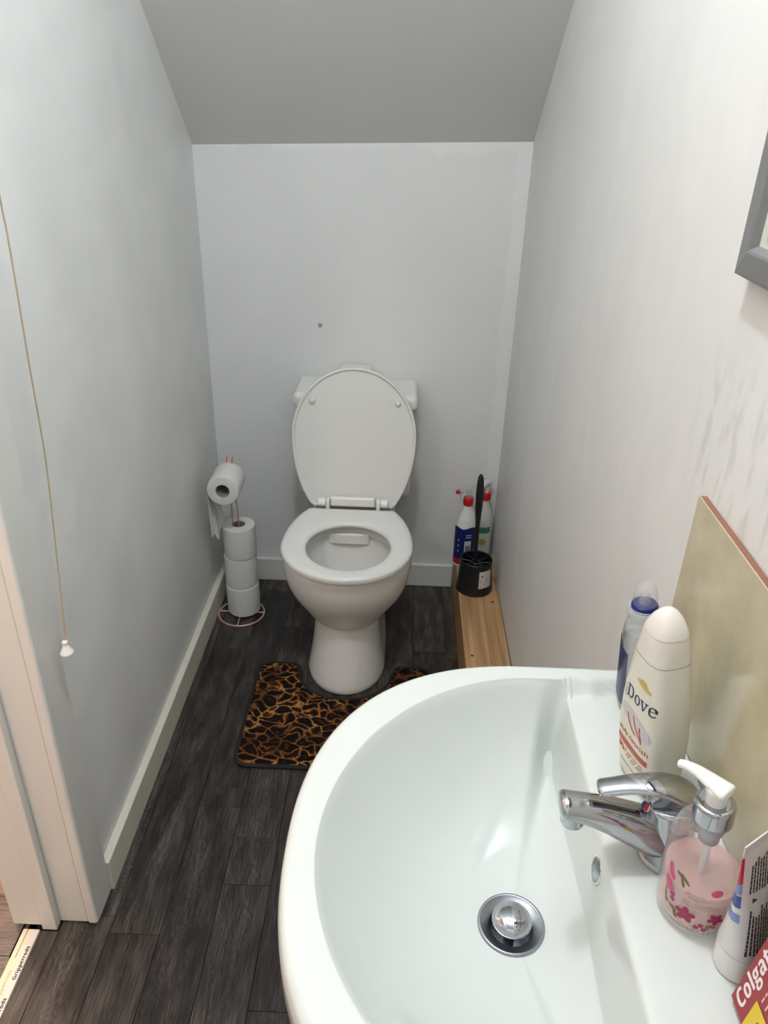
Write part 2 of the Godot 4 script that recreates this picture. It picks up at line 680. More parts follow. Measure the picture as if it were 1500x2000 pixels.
# ---------------------------------------------------------------- room shell
func shell() -> void:
	var up := 2.72
	# left wall with the doorway cut out of it
	var m_left := func(p: Vector2, t: float): return Vector3(t, p.y, p.x)
	var o := PackedVector2Array([Vector2(ZB, 0), Vector2(-0.995, 0), Vector2(-0.995, 2.02), Vector2(-0.185, 2.02), Vector2(-0.185, 0), Vector2(ZN, 0), Vector2(ZN, up), Vector2(ZB, up)])
	var wl := setting("wall_left", MB.new().slab(o, m_left, XL, XL - 0.132), M.wall)
	# a knuckle of filler under the paint beside the cord
	var bump := []
	for j in 13:
		var row := PackedVector3Array()
		for k in 40:
			var a := TAU * k / 40
			var r := j / 12.0
			var wide := 1.0 + 0.12 * sin(a * 3.0 + 0.7)
			row.append(Vector3(XL + 0.0016 * pow(1.0 - r * r, 2.0) - 0.00005, 0.80 + sin(a) * r * 0.068 * wide, -1.215 + cos(a) * r * 0.058 * wide))
		bump.append(row)
	part("filler_patch", MB.new().grid(bump, true, false, null, Vector3.RIGHT), M.wall, wl)
	# right wall, a touch out of square
	var m_right := func(p: Vector2, t: float): return Vector3(xw(p.x) + t, p.y, p.x)
	setting("wall_right", MB.new().slab(PackedVector2Array([Vector2(ZB, 0), Vector2(ZN, 0), Vector2(ZN, up), Vector2(ZB, up)]), m_right, 0.0, 0.12, 0.0, func(p: Vector3): return Vector2((p.z - ZB) / (ZN - ZB), (up - p.y) / up)), M.wall_right)
	var m_back := func(p: Vector2, t: float): return Vector3(p.x, p.y, t)
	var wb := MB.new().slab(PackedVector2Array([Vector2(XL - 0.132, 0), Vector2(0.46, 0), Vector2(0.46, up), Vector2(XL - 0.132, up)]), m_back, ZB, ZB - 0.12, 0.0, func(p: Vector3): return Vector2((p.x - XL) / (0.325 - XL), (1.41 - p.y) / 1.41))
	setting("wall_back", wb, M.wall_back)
	setting("wall_near", MB.new().slab(PackedVector2Array([Vector2(XL - 0.132, 0), Vector2(0.46, 0), Vector2(0.46, up), Vector2(XL - 0.132, up)]), m_back, ZN, ZN + 0.1), M.wall)
	# ceiling: the underside of the stair, then flat
	var pl := [Vector2(ZB, 1.374), Vector2(-0.887, YC), Vector2(ZN, YC), Vector2(ZN, up), Vector2(-0.95, up), Vector2(ZB, 1.50)]
	var pr := [Vector2(ZB, 1.408), Vector2(-0.771, YC), Vector2(ZN, YC), Vector2(ZN, up), Vector2(-0.83, up), Vector2(ZB, 1.53)]
	var mb := MB.new()
	var mid := Vector3(-0.13, 2.2, -1.0)
	for k in 6:
		var k1 := (k + 1) % 6
		var a := Vector3(XL - 0.03, pl[k].y, pl[k].x)
		var b := Vector3(XL - 0.03, pl[k1].y, pl[k1].x)
		var c := Vector3(xw(pr[k1].x) + 0.03, pr[k1].y, pr[k1].x)
		var d := Vector3(xw(pr[k].x) + 0.03, pr[k].y, pr[k].x)
		var e := b - a
		if k == 0:
			var rows := []
			for i in 13:
				var row := PackedVector3Array()
				for j in 9:
					row.append(a.lerp(b, i / 12.0).lerp(d.lerp(c, i / 12.0), j / 8.0))
				rows.append(row)
			mb.grid(rows, false, false, null, Vector3.DOWN)
		else:
			mb.quad(a, b, c, d, Vector3(0, -e.z, e.y))
	setting("ceiling", mb, M.ceiling)
	# skirting boards
	setting("baseboard_left", box(Vector3(XL, 0, ZB), Vector3(XL + 0.019, 0.085, -1.052), 0.0025, true), M.cream_gloss)
	setting("baseboard_back", box(Vector3(XL + 0.019, 0, ZB), Vector3(0.2, 0.085, ZB + 0.017), 0.0025, true), M.gloss_paint)
	# hallway outside the door
	var hx := -1.95
	var m_h := func(p: Vector2, t: float): return Vector3(t, p.y, p.x)
	setting("wall_hall", MB.new().slab(PackedVector2Array([Vector2(-2.4, 0), Vector2(1.2, 0), Vector2(1.2, up), Vector2(-2.4, up)]), m_h, hx, hx - 0.1), M.hall_wall)
	setting("wall_hall_far", MB.new().slab(PackedVector2Array([Vector2(hx - 0.1, 0), Vector2(XL - 0.132, 0), Vector2(XL - 0.132, up), Vector2(hx - 0.1, up)]), m_back, -2.4, -2.5), M.hall_wall)
	setting("wall_hall_near", MB.new().slab(PackedVector2Array([Vector2(hx - 0.1, 0), Vector2(XL - 0.132, 0), Vector2(XL - 0.132, up), Vector2(hx - 0.1, up)]), m_back, 1.2, 1.3), M.hall_wall)
	setting("ceiling_hall", box(Vector3(hx - 0.1, YC, -2.4), Vector3(XL - 0.132, up, 1.2), 0.001), M.hall_wall)
	var m_o := func(p: Vector2, t: float): return Vector3(t, p.y, p.x)
	setting("wall_hall_side", MB.new().slab(PackedVector2Array([Vector2(ZN + 0.1, 0), Vector2(1.2, 0), Vector2(1.2, up), Vector2(ZN + 0.1, up)]), m_o, XL - 0.132, XL), M.hall_wall)

func door_frame() -> void:
	var fr := Node3D.new()
	fr.name = numbered("trim_1")
	add_child(fr, true)
	fr.set_meta("kind", "structure")
	# far jamb: lining board, stop standing proud of it, rounded bead and flat architrave
	part("lining_board", box(Vector3(-0.74, 0.004, -0.995), Vector3(-0.596, 2.0, -0.975), 0.002, true), M.gloss_paint, fr)
	part("door_stop", box(Vector3(-0.683, 0.0, -0.975), Vector3(-0.653, 1.985, -0.957), 0.0015, true), M.gloss_paint, fr)
	part("rebate_strip", box(Vector3(-0.74, 0.012, -0.975), Vector3(-0.683, 1.985, -0.9585), 0.0015, true), M.gloss_paint, fr)
	part("bead", box(Vector3(-0.596, 0.002, -0.995), Vector3(-0.575, 2.02, -0.9715), 0.006, true), M.gloss_paint, fr)
	part("architrave", box(Vector3(XL, 0.002, -1.052), Vector3(-0.5755, 2.085, -0.982), 0.002, true), M.gloss_paint, fr)
	# near jamb and head
	part("lining_board", box(Vector3(-0.74, 0.004, -0.205), Vector3(-0.596, 2.0, -0.185), 0.002), M.gloss_paint, fr)
	part("door_stop", box(Vector3(-0.683, 0.0, -0.223), Vector3(-0.653, 1.985, -0.205), 0.0015), M.gloss_paint, fr)
	part("architrave", box(Vector3(XL, 0.002, -0.20), Vector3(-0.5755, 2.085, -0.13), 0.002), M.gloss_paint, fr)
	part("head_lining", box(Vector3(-0.74, 2.0, -0.995), Vector3(-0.596, 2.02, -0.185), 0.002), M.gloss_paint, fr)
	part("architrave", box(Vector3(XL, 2.015, -0.982), Vector3(-0.5755, 2.085, -0.20), 0.002), M.gloss_paint, fr)

# ---------------------------------------------------------------- floors
func plank(parent: Node3D, mm: Array, a: Vector2, b: Vector2, along_z: bool, lane: int, v0: float) -> void:
	# a, b: corners in (x, z)
	var g := 0.0005
	var lo := Vector3(a.x + g, -0.006, a.y + g)
	var hi := Vector3(b.x - g, 0.0, b.y - g)
	var mb := MB.new().rbox((lo + hi) * 0.5, hi - lo, 0.0006, false)
	for k in mb.v.size():
		var p := mb.v[k]
		var across := (p.x - a.x) / (b.x - a.x) if along_z else (p.z - a.y) / (b.y - a.y)
		var along := (p.z - a.y) if along_z else (p.x - a.x)
		mb.uv[k] = Vector2((lane + 0.02 + 0.96 * clampf(across, 0, 1)) / 4.0, v0 + along / 0.95)
	part("plank", mb, mm[int(absf(a.x * 97.0 + a.y * 61.0)) % mm.size()], parent)

func floors() -> void:
	var fl := setting("floor", box(Vector3(-0.70, -0.06, ZB), Vector3(0.46, -0.0045, ZN), 0.001), M.subfloor)
	var xs := []
	for k in range(-1, 10):
		xs.append(-0.5475 + k * 0.1022)
	var joints := [-1.55, -0.957, -1.281, -1.078, -0.82, -1.33, -1.62, -0.98, -1.47, -1.2]
	var rng := RandomNumberGenerator.new()
	rng.seed = 12
	for k in xs.size() - 1:
		var x0: float = xs[k]
		var x1: float = minf(xs[k + 1], 0.325)
		if x0 > 0.3:
			continue
		var j: float = joints[k]
		var cuts := [ZB]
		for s in [-1.84, -0.92, 0.0, 0.92, 1.84]:
			if j + s > ZB + 0.06 and j + s < ZN - 0.05:
				cuts.append(j + s)
		cuts.append(ZN)
		if k == 0:
			cuts = [-0.992, -0.19]
		for c in cuts.size() - 1:
			plank(fl, M.planks, Vector2(x0, cuts[c]), Vector2(x1, cuts[c + 1]), true, rng.randi() % 4, rng.randf())
	plank(fl, M.planks, Vector2(-0.588, ZB), Vector2(xs[1], -0.992), true, 1, 0.1)
	plank(fl, M.planks, Vector2(-0.686, -0.955), Vector2(xs[0], -0.225), true, 2, 0.3)
	# hallway boards run the other way
	var hf := setting("floor_hall", box(Vector3(-1.95, -0.06, -2.4), Vector3(-0.72, -0.0045, 1.2), 0.001), M.subfloor)
	var z := -2.4
	var row := 0
	while z < 1.2:
		var z1 := minf(z + 0.125, 1.2)
		var xm := -1.45 + 0.37 * (row % 3)
		plank(hf, M.hall_planks, Vector2(-1.95, z), Vector2(xm, z1), false, rng.randi() % 4, rng.randf())
		plank(hf, M.hall_planks, Vector2(xm, z), Vector2(-0.721, z1), false, rng.randi() % 4, rng.randf())
		z = z1
		row += 1
	# gripper rod left showing in the doorway
	var gr := thing("carpet_gripper_rod", "pale wooden carpet gripper rod printed with black lettering in the doorway", "gripper rod", Vector3(-0.70, 0, -0.59))
	part("strip", box(Vector3(-0.7195, -0.004, -0.954), Vector3(-0.6865, 0.0045, -0.225), 0.0008), mat(rgb(236, 226, 200), 0.7), gr)
	part("chipped_paint_edge", box(Vector3(-0.6975, 0.0035, -0.952), Vector3(-0.687, 0.005, -0.225), 0.0004), mat(rgb(228, 224, 222), 0.6), gr)
	var q := 0
	for zc in [-0.885, -0.785, -0.685, -0.585, -0.485, -0.385, -0.285]:
		var f := func(x: float, y: float, l: float): return Vector3(-0.692 + y * -1.0, 0.005 + l, zc - x)
		part("lettering", letters("Gripperrods", 0.0095, func(x: float, y: float, l: float): return Vector3(-0.6925 - y, 0.005 + l, zc - x), false, 0.066, 700), M.ink, gr)
		if q < 6:
			part("faded_lettering", letters("Gripperrods", 0.0075, func(x: float, y: float, l: float): return Vector3(-0.7065 - y, 0.0045 + l, zc + 0.045 - x), false, 0.06), mat(rgb(178, 166, 140), 0.8), gr)
		q += 1


# ---------------------------------------------------------------- toilet
func egg(y: float, cx: float, hw: float, zf: float, zm: float, zr: float, eb := 1.0, clip := -9.0, seg := 72) -> PackedVector3Array:
	var row := PackedVector3Array()
	for k in seg:
		var a := TAU * k / seg
		var c := cos(a)
		var s := sin(a)
		var x := cx + hw * c
		var z := zm + (zf - zm) * s
		if s < 0:
			x = cx + hw * signf(c) * pow(absf(c), eb)
			z = zm - (zm - zr) * pow(-s, eb)
		row.append(Vector3(x, y, maxf(z, clip)))
	return row

func toilet() -> void:
	var cx := -0.1315
	var t := thing("toilet", "white close-coupled toilet with its seat lid raised under the sloping ceiling", "toilet", Vector3(cx, 0, -1.95))
	var rows := []
	for s in [[0.0, 0.106, -1.69, -1.82, -2.20, 0.5], [0.004, 0.112, -1.685, -1.82, -2.20, 0.5], [0.02, 0.113, -1.684, -1.82, -2.2, 0.5], [0.05, 0.107, -1.692, -1.82, -2.2, 0.5], [0.10, 0.099, -1.703, -1.82, -2.19, 0.5], [0.15, 0.094, -1.713, -1.83, -2.18, 0.5], [0.19, 0.0915, -1.721, -1.83, -2.16, 0.55], [0.2, 0.0915, -1.722, -1.83, -2.16, 0.55],
			[0.204, 0.0925, -1.7215, -1.83, -2.15, 0.6], [0.2065, 0.098, -1.7155, -1.83, -2.14, 0.62], [0.212, 0.1055, -1.709, -1.83, -2.13, 0.65], [0.231, 0.1225, -1.698, -1.83, -2.11, 0.7], [0.255, 0.138, -1.687, -1.83, -2.09, 0.75], [0.285, 0.158, -1.667, -1.83, -2.08, 0.8], [0.32, 0.171, -1.651, -1.83, -2.07, 0.85], [0.355, 0.178, -1.642, -1.83, -2.06, 0.9], [0.385, 0.180, -1.639, -1.83, -2.06, 0.9], [0.399, 0.179, -1.640, -1.83, -2.06, 0.9], [0.407, 0.174, -1.645, -1.83, -2.05, 0.9], [0.410, 0.165, -1.653, -1.83, -2.04, 0.9],
			[0.410, 0.136, -1.664, -1.81, -1.95, 1.0], [0.405, 0.130, -1.669, -1.81, -1.945, 1.0], [0.39, 0.128, -1.671, -1.81, -1.942, 1.0], [0.383, 0.1285, -1.6705, -1.81, -1.942, 1.0], [0.379, 0.134, -1.666, -1.81, -1.948, 1.0], [0.372, 0.134, -1.667, -1.81, -1.948, 1.0], [0.355, 0.126, -1.677, -1.81, -1.945, 1.0], [0.31, 0.114, -1.69, -1.81, -1.935, 1.0], [0.27, 0.098, -1.71, -1.81, -1.92, 1.0], [0.235, 0.074, -1.735, -1.81, -1.895, 1.0], [0.205, 0.045, -1.765, -1.815, -1.87, 1.0], [0.185, 0.02, -1.795, -1.815, -1.84, 1.0], [0.18, 0.0, -1.815, -1.815, -1.815, 1.0]]:
		rows.append(egg(s[0], cx, s[1], s[2], s[3], s[4], s[5]))
	var pan := part("pan", MB.new().grid(rows, true), M.toilet_china, t)
	var wr := [egg(0.226, cx, 0.064, -1.744, -1.81, -1.885), egg(0.226, cx, 0.0, -1.81, -1.81, -1.81)]
	tag(part("water", MB.new().grid(wr, true, false, null, Vector3.UP), M.water, t), "still water in the bowl")
	part("flush_guard", MB.new().rbox(Vector3(-0.136, 0.372, -1.937), Vector3(0.122, 0.036, 0.02), 0.006), M.toilet_china, pan)
	part("rear_shelf", MB.new().rbox(Vector3(cx, 0.385, -2.15), Vector3(0.25, 0.05, 0.24), 0.015), M.toilet_china, pan)
	# cistern
	var ci := part("cistern", MB.new().rbox(Vector3(-0.1325, 0.556, -2.197), Vector3(0.342, 0.292, 0.16), 0.022), M.toilet_china, t)
	part("cistern_lid", MB.new().rbox(Vector3(-0.1325, 0.7225, -2.1915), Vector3(0.362, 0.045, 0.174), 0.016), M.toilet_china, ci)
	# seat: a flat ring, straight at the back
	var srows := []
	var out_ring := func(y: float, d: float): return egg(y, cx, 0.179 - d, -1.6215 - d, -1.80, -2.085 + d, 1.0, -2.002 + d)
	var in_ring := func(y: float, d: float): return egg(y, -0.1275, 0.1135 + d, -1.673 + d, -1.797, -1.915 - d)
	for s in [[0.4165, 0.003], [0.4185, 0.0], [0.428, 0.0], [0.4325, 0.0025], [0.4355, 0.009], [0.4365, 0.018]]:
		srows.append(out_ring.call(s[0], s[1]))
	for s in [[0.4355, 0.018], [0.433, 0.008], [0.429, 0.002], [0.423, 0.0], [0.417, 0.003]]:
		srows.append(in_ring.call(s[0], s[1]))
	part("seat", MB.new().grid(srows, true, true, null, null), M.seat_plastic, t)
	# lid, raised and leaning on the cistern
	var tilt := deg_to_rad(8.3)
	var U := Vector3(0, cos(tilt), -sin(tilt))
	var N := Vector3(0, sin(tilt), cos(tilt))
	var O := Vector3(cx, 0.424, -2.036)
	var ring := func(sc: float, d: float, ins: float) -> PackedVector3Array:
		var row := PackedVector3Array()
		for k in 72:
			var a := TAU * k / 72
			var x := 0.1795 * cos(a)
			var h := 0.213 + (0.2 * sin(a) if sin(a) > 0 else 0.287 * sin(a))
			var p := Vector2(x, maxf(h, 0.0)) - Vector2(0, 0.2)
			p *= sc
			p -= p.normalized() * ins if p.length() > 0.01 else Vector2.ZERO
			p += Vector2(0, 0.2)
			row.append(O + Vector3(p.x, 0, 0) + U * p.y + N * d)
		return row
	var lrows := []
	for s in [[0.0, -0.010, 0.0], [0.7, -0.009, 0.0], [1.0, -0.006, 0.008], [1.0, -0.003, 0.002], [1.0, 0.002, 0.0], [1.0, 0.0075, 0.0], [1.0, 0.009, 0.0015], [1.0, 0.009, 0.006], [1.0, 0.0075, 0.0075], [1.0, 0.0045, 0.0085], [1.0, 0.0040, 0.011], [0.7, 0.004, 0.0], [0.0, 0.004, 0.0]]:
		lrows.append(ring.call(s[0], s[1], s[2]))
	var lid := part("lid", MB.new().grid(lrows, true), M.seat_plastic, t)
	for x in [-0.1205, 0.1235]:
		var b := MB.new().lathe([[0.0, 0.010], [0.004, 0.0095], [0.0065, 0.0075], [0.008, 0.003], [0.0085, 0.0]], 20)
		b.move(Transform3D(Basis(Vector3.RIGHT, N, -U), O + Vector3(x, 0, 0) + U * 0.315 + N * 0.004))
		part("buffer", b, M.seat_plastic, lid)
	# hinge
	var hy := 0.4445
	var hz := -2.018
	var hinge := part("hinge_bar", MB.new().rbox(Vector3(-0.1305, hy + 0.004, hz), Vector3(0.131, 0.030, 0.017), 0.006), M.white_plastic, t)
	for x in [-0.221, -0.0385]:
		part("hinge_knob", MB.new().sweep([Vector3(x - 0.0105, hy, hz), Vector3(x - 0.0095, hy, hz), Vector3(x + 0.0095, hy, hz), Vector3(x + 0.0105, hy, hz)], [0.011, 0.013, 0.013, 0.011], 20), M.white_plastic, hinge)
	for x in [-0.2035, -0.0555]:
		part("hinge_post", MB.new().rbox(Vector3(x, hy - 0.008, hz + 0.002), Vector3(0.0115, 0.042, 0.021), 0.003), M.white_plastic, hinge)
	# white block behind the lid, on the cistern
	part("flush_block", MB.new().rbox(Vector3(-0.139, 0.765, -2.243), Vector3(0.094, 0.045, 0.05), 0.005), M.toilet_china, ci)

# ---------------------------------------------------------------- wash basin
const BX := 0.3345      # wall face behind the basin
const BZ := -0.487      # middle of the basin
const YR := 0.885       # rim
const YD := 0.752       # waste
const UD := 0.1215      # front edge of the tap ledge

func deck(u: float) -> float:
	return 0.8775 - u * 0.088

func b_out(u: float, w: float) -> float:
	var a := absf(w) / 0.279
	var b := maxf(u - 0.16, 0.0) / 0.268
	return maxf(pow(a, 2.33) + pow(b, 2.33), 1.0 - u / 0.02) - 1.0 if u < 0.02 else pow(a, 2.33) + pow(b, 2.33) - 1.0

func b_in(u: float, w: float) -> float:
	var a := absf(w) / 0.249
	var b := maxf(u - 0.16, 0.0) / 0.237
	var e := pow(a, 1.95 if u > 0.16 else 3.2) + pow(b, 1.9) - 1.0
	var l := (UD - u) * 9.0
	# smooth union of the two limits
	var k := 0.10
	var h := clampf(0.5 + 0.5 * (e - l) / k, 0, 1)
	return lerpf(l, e, h) + k * h * (1 - h)

func reach(f: Callable, cu: float, cw: float, du: float, dw: float) -> float:
	var lo := 0.0
	var hi := 0.5
	for k in 40:
		var m := (lo + hi) * 0.5
		if f.call(cu + du * m, cw + dw * m) > 0:
			hi = m
		else:
			lo = m
	return lo

func b_top(u: float, w: float) -> float:
	var m := ss(0.2505, 0.240, absf(w)) * ss(UD + 0.055, UD + 0.008, u)
	return lerpf(YR, deck(u), m)

func basin() -> void:
	var t := thing("wash_basin", "white ceramic wash basin with a curved front and sloping tap ledge", "basin", Vector3(BX, 0.75, BZ))
	var cu := BX - 0.134
	var cw := -0.506 - BZ
	var C := 288
	var ri := []
	var ro := []
	var bk := []
	var dirs := []
	for k in C:
		var a := TAU * k / C
		var du := cos(a)
		var dw := sin(a)
		dirs.append(Vector2(du, dw))
		ri.append(reach(b_in, cu, cw, du, dw))
		ro.append(minf(reach(func(u, w): return b_out(u, w), cu, cw, du, dw), (cu - 0.0) / -du if du < -1e-4 else 9.0))
		var pu: float = cu + du * ri[k]
		bk.append(ss(UD + 0.03, UD + 0.004, pu))
	var ys := []
	var ps := []
	var sl := []
	var s := 0.0
	var r_waste := 0.03
	for k in 18:
		sl.append(k * 0.8 / 18.0)
	for k in 18:
		sl.append(0.8 + k * 0.2 / 18.0)
	for qq in sl:
		var q: float = qq
		var yrow := PackedFloat32Array()
		var prow := PackedVector2Array()
		for k in C:
			var rad: float = r_waste + (ri[k] - r_waste) * q
			var d: Vector2 = dirs[k]
			prow.append(Vector2(cu + d.x * rad, cw + d.y * rad))
			var edge := b_top(cu + d.x * ri[k], cw + d.y * ri[k])
			var gf := 0.16 * q + 0.84 * pow(q, 2.9)
			var gb: float = 0.36 * pow(q, 1.6) + 0.64 * ss(0.80, 1.03, q)
			yrow.append(YD + (edge - YD) * lerpf(gf, gb, bk[k]))
		ys.append(yrow)
		ps.append(prow)
	for j in 27:
		var q := j / 26.0
		q = pow(q, 1.25) if q < 0.999 else 1.0
		var yrow := PackedFloat32Array()
		var prow := PackedVector2Array()
		for k in C:
			var d: Vector2 = dirs[k]
			var rad: float = lerpf(ri[k], ro[k], q)
			var p := Vector2(cu + d.x * rad, cw + d.y * rad)
			prow.append(p)
			var left: float = (ro[k] - rad)
			var y := b_top(p.x, p.y)
			var e := 0.013
			if left < e:
				y -= (e - sqrt(maxf(e * e - (e - left) * (e - left), 0.0))) * ss(0.0, 0.03, p.x)
			yrow.append(y)
		ys.append(yrow)
		ps.append(prow)
	for it in 4:
		var ny := ys.duplicate(true)
		for r in range(20, ys.size() - 8):
			for k in C:
				ny[r][k] = 0.25 * ys[r - 1][k] + 0.5 * ys[r][k] + 0.25 * ys[r + 1][k]
		ys = ny
	var rows := []
	for r in ys.size():
		var row := PackedVector3Array()
		for k in C:
			row.append(Vector3(BX - ps[r][k].x, ys[r][k], BZ + ps[r][k].y))
		rows.append(row)
	var last: PackedVector3Array = rows[rows.size() - 1]
	for dy in [0.008, 0.02]:
		var row := PackedVector3Array()
		for k in C:
			row.append(last[k] - Vector3(0, dy, 0))
		rows.append(row)
	# overflow opening in the rear wall of the bowl
	var oc := Vector3(0, 0.836, -0.511)
	var best := 9.0
	for r in range(20, 36):
		for k in C:
			var p: Vector3 = rows[r][k]
			var dd := Vector2(p.y - oc.y, p.z - oc.z).length()
			if p.x > 0.19 and dd < best:
				best = dd
				oc.x = p.x
	var rr := rows
	var hole := func(r: int, c: int) -> bool:
		if r < 20 or r > 38:
			return false
		var p: Vector3 = (rr[r][c] + rr[r + 1][(c + 1) % C]) * 0.5
		return p.x > 0.19 and Vector2(p.y - 0.836, p.z + 0.511).length() < 0.0125
	var bowl := part("bowl", MB.new().grid(rows, true, false, null, Vector3.UP, hole), M.porcelain, t)
	var tube := MB.new().lathe([[0.0128, -0.001], [0.0122, 0.004], [0.0122, 0.05], [0.0122, 0.05], [0.0, 0.05]], 28)
	tube.move(Transform3D(Basis(Vector3(0, 0, 1), Vector3(0.97, -0.24, 0), Vector3(0.24, 0.97, 0)), oc))
	part("overflow_channel", tube, M.porcelain, t)
	var lip := []
	for k in 40:
		var a := TAU * k / 40
		lip.append(oc + Vector3(0.24, 0.97, 0) * cos(a) * 0.0130 + Vector3(0, 0, 1) * sin(a) * 0.0130)
	part("overflow_lip", MB.new().sweep(lip, 0.0016, 10, true), M.porcelain, t)
	# underside
	var under := []
	var lastrow: PackedVector3Array = rows[rows.size() - 1]
	for f in [[1.0, 0.0], [0.995, -0.006], [0.97, -0.014], [0.92, -0.024], [0.83, -0.045], [0.7, -0.075], [0.52, -0.110], [0.36, -0.135], [0.25, -0.145], [0.0, -0.147]]:
		var row := PackedVector3Array()
		for k in C:
			var p := lastrow[k]
			var c := Vector3(0.16, p.y, BZ)
			var q := c.lerp(p, f[0])
			if p.x > BX - 0.004:
				q.x = lerpf(c.x, p.x, maxf(f[0], 0.0))
			q.y = lerpf(p.y, 0.858, 0.0 if f[0] > 0.99 else 0.6) + f[1]
			row.append(q)
		under.append(row)
	part("underside", MB.new().grid(under, true, false, null, Vector3.DOWN), M.porcelain, t)
	var ped := []
	for f in [[0.71, 0.075, 0.105], [0.66, 0.072, 0.10], [0.4, 0.066, 0.09], [0.15, 0.07, 0.095], [0.02, 0.085, 0.11], [0.0, 0.085, 0.11]]:
		ped.append(egg(f[0], 0.185, f[1], BZ + f[2], BZ, BZ - f[2]))
	part("pedestal", MB.new().grid(ped, true), M.porcelain, t)
	# waste with its pop-up plug
	var wc := Vector3(0.134, YD, -0.506)
	part("waste_flange", MB.new().lathe([[0.0348, 0.0006], [0.0342, 0.0026], [0.0328, 0.0033], [0.0312, 0.0028], [0.0305, 0.0018], [0.0225, -0.0012], [0.0225, -0.0012], [0.0215, -0.003], [0.0210, -0.03], [0.0210, -0.03], [0.0, -0.03]], 48, wc), M.steel, t)
	var plug := part("plug", MB.new().lathe([[0.0, 0.0185], [0.006, 0.0182], [0.012, 0.0170], [0.0165, 0.0148], [0.0195, 0.0118], [0.0206, 0.0086], [0.0206, 0.0065], [0.019, 0.0055], [0.019, 0.0055], [0.006, 0.003], [0.006, 0.003], [0.006, -0.03]], 48, wc), M.chrome, t)
	tag(plug, "domed chrome pop-up plug")

# ---------------------------------------------------------------- pipe boxing along the right wall
func pipe_boxing() -> void:
	var t := thing("pipe_boxing", "bare timber pipe boxing running along the foot of the right wall", "boxing", Vector3(0.26, 0, -1.55))
	var za := ZB + 0.001
	var zb := -0.80
	var top := MB.new().rbox(Vector3(0.2635, 0.141, (za + zb) * 0.5), Vector3(0.1235, 0.018, zb - za), 0.0015, false)
	for k in top.v.size():
		top.uv[k] = Vector2(top.v[k].x / 0.14, top.v[k].z / 0.7)
	part("top_board", top, M.timber, t)
	var side := MB.new().rbox(Vector3(0.2125, 0.066, (za + zb) * 0.5), Vector3(0.018, 0.131, zb - za), 0.0015, false)
	for k in side.v.size():
		side.uv[k] = Vector2(side.v[k].y / 0.2 + 0.3, side.v[k].z / 0.9)
	part("side_board", side, M.timber, t)
	for p in [Vector3(0.303, 0.15, -1.963), Vector3(0.223, 0.15, -1.70), Vector3(0.226, 0.15, -2.21)]:
		part("screw", MB.new().lathe([[0.0042, 0.0002], [0.0038, 0.0008], [0.0015, 0.0004], [0.0, -0.0006]], 14, p), M.hole, t)

func splashback() -> void:
	var t := thing("splashback_tile", "beige glazed wall tile with terracotta edge behind the basin", "tile", Vector3(0.33, 0.88, -0.505))
	var f := 0.3255
	part("glaze", box(Vector3(f, 0.8805, -0.756), Vector3(f + 0.0015, 1.1305, -0.256), 0.0006), M.tile, t)
	part("clay_body", box(Vector3(f + 0.0012, 0.881, -0.7555), Vector3(xw(-0.7) - 0.0002, 1.130, -0.2565), 0.0006), M.terracotta, t)

func mirror() -> void:
	var t := thing("wall_mirror", "grey framed rectangular mirror hanging on the right wall above the tile", "mirror", Vector3(0.325, 1.358, -0.53))
	var xb := xw(-0.53) - 0.001
	var y0 := 1.358
	var y1 := 1.96
	var z0 := -0.781
	var z1 := -0.281
	var grey := mat(rgb(118, 119, 120), 0.38)
	# mitred rails: section in (inwards from the edge, off the wall)
	var sec := [Vector2(0, 0), Vector2(0, 0.014), Vector2(0.0015, 0.017), Vector2(0.004, 0.0175), Vector2(0.024, 0.0195), Vector2(0.0265, 0.0185), Vector2(0.031, 0.012), Vector2(0.031, 0.0)]
	var corners := [Vector2(z0, y0), Vector2(z1, y0), Vector2(z1, y1), Vector2(z0, y1)]
	var ins := [Vector2(1, 1), Vector2(-1, 1), Vector2(-1, -1), Vector2(1, -1)]
	for k in 4:
		var k1 := (k + 1) % 4
		var ra := []
		for p in sec:
			var a: Vector2 = corners[k] + ins[k] * p.x
			var b: Vector2 = corners[k1] + ins[k1] * p.x
			var row := PackedVector3Array([Vector3(xb - p.y, a.y, a.x), Vector3(xb - p.y, b.y, b.x)])
			ra.append(row)
			ra.append(row)
		part("frame_rail", MB.new().grid(ra, false, false, null, Vector3.LEFT), grey, t)
	part("inner_slip", MB.new().grid([PackedVector3Array([Vector3(xb - 0.012, y0 + 0.031, z0 + 0.031), Vector3(xb - 0.012, y0 + 0.031, z1 - 0.031), Vector3(xb - 0.012, y1 - 0.031, z1 - 0.031), Vector3(xb - 0.012, y1 - 0.031, z0 + 0.031)]), PackedVector3Array([Vector3(xb - 0.0085, y0 + 0.035, z0 + 0.035), Vector3(xb - 0.0085, y0 + 0.035, z1 - 0.035), Vector3(xb - 0.0085, y1 - 0.035, z1 - 0.035), Vector3(xb - 0.0085, y1 - 0.035, z0 + 0.035)])], true, false, null, Vector3.LEFT), mat(rgb(176, 174, 166), 0.4), t)
	part("glass", box(Vector3(xb - 0.0085, y0 + 0.03, z0 + 0.03), Vector3(xb - 0.001, y1 - 0.03, z1 - 0.03), 0.0005), mat(rgb(225, 230, 230), 0.02, 1.0), t)

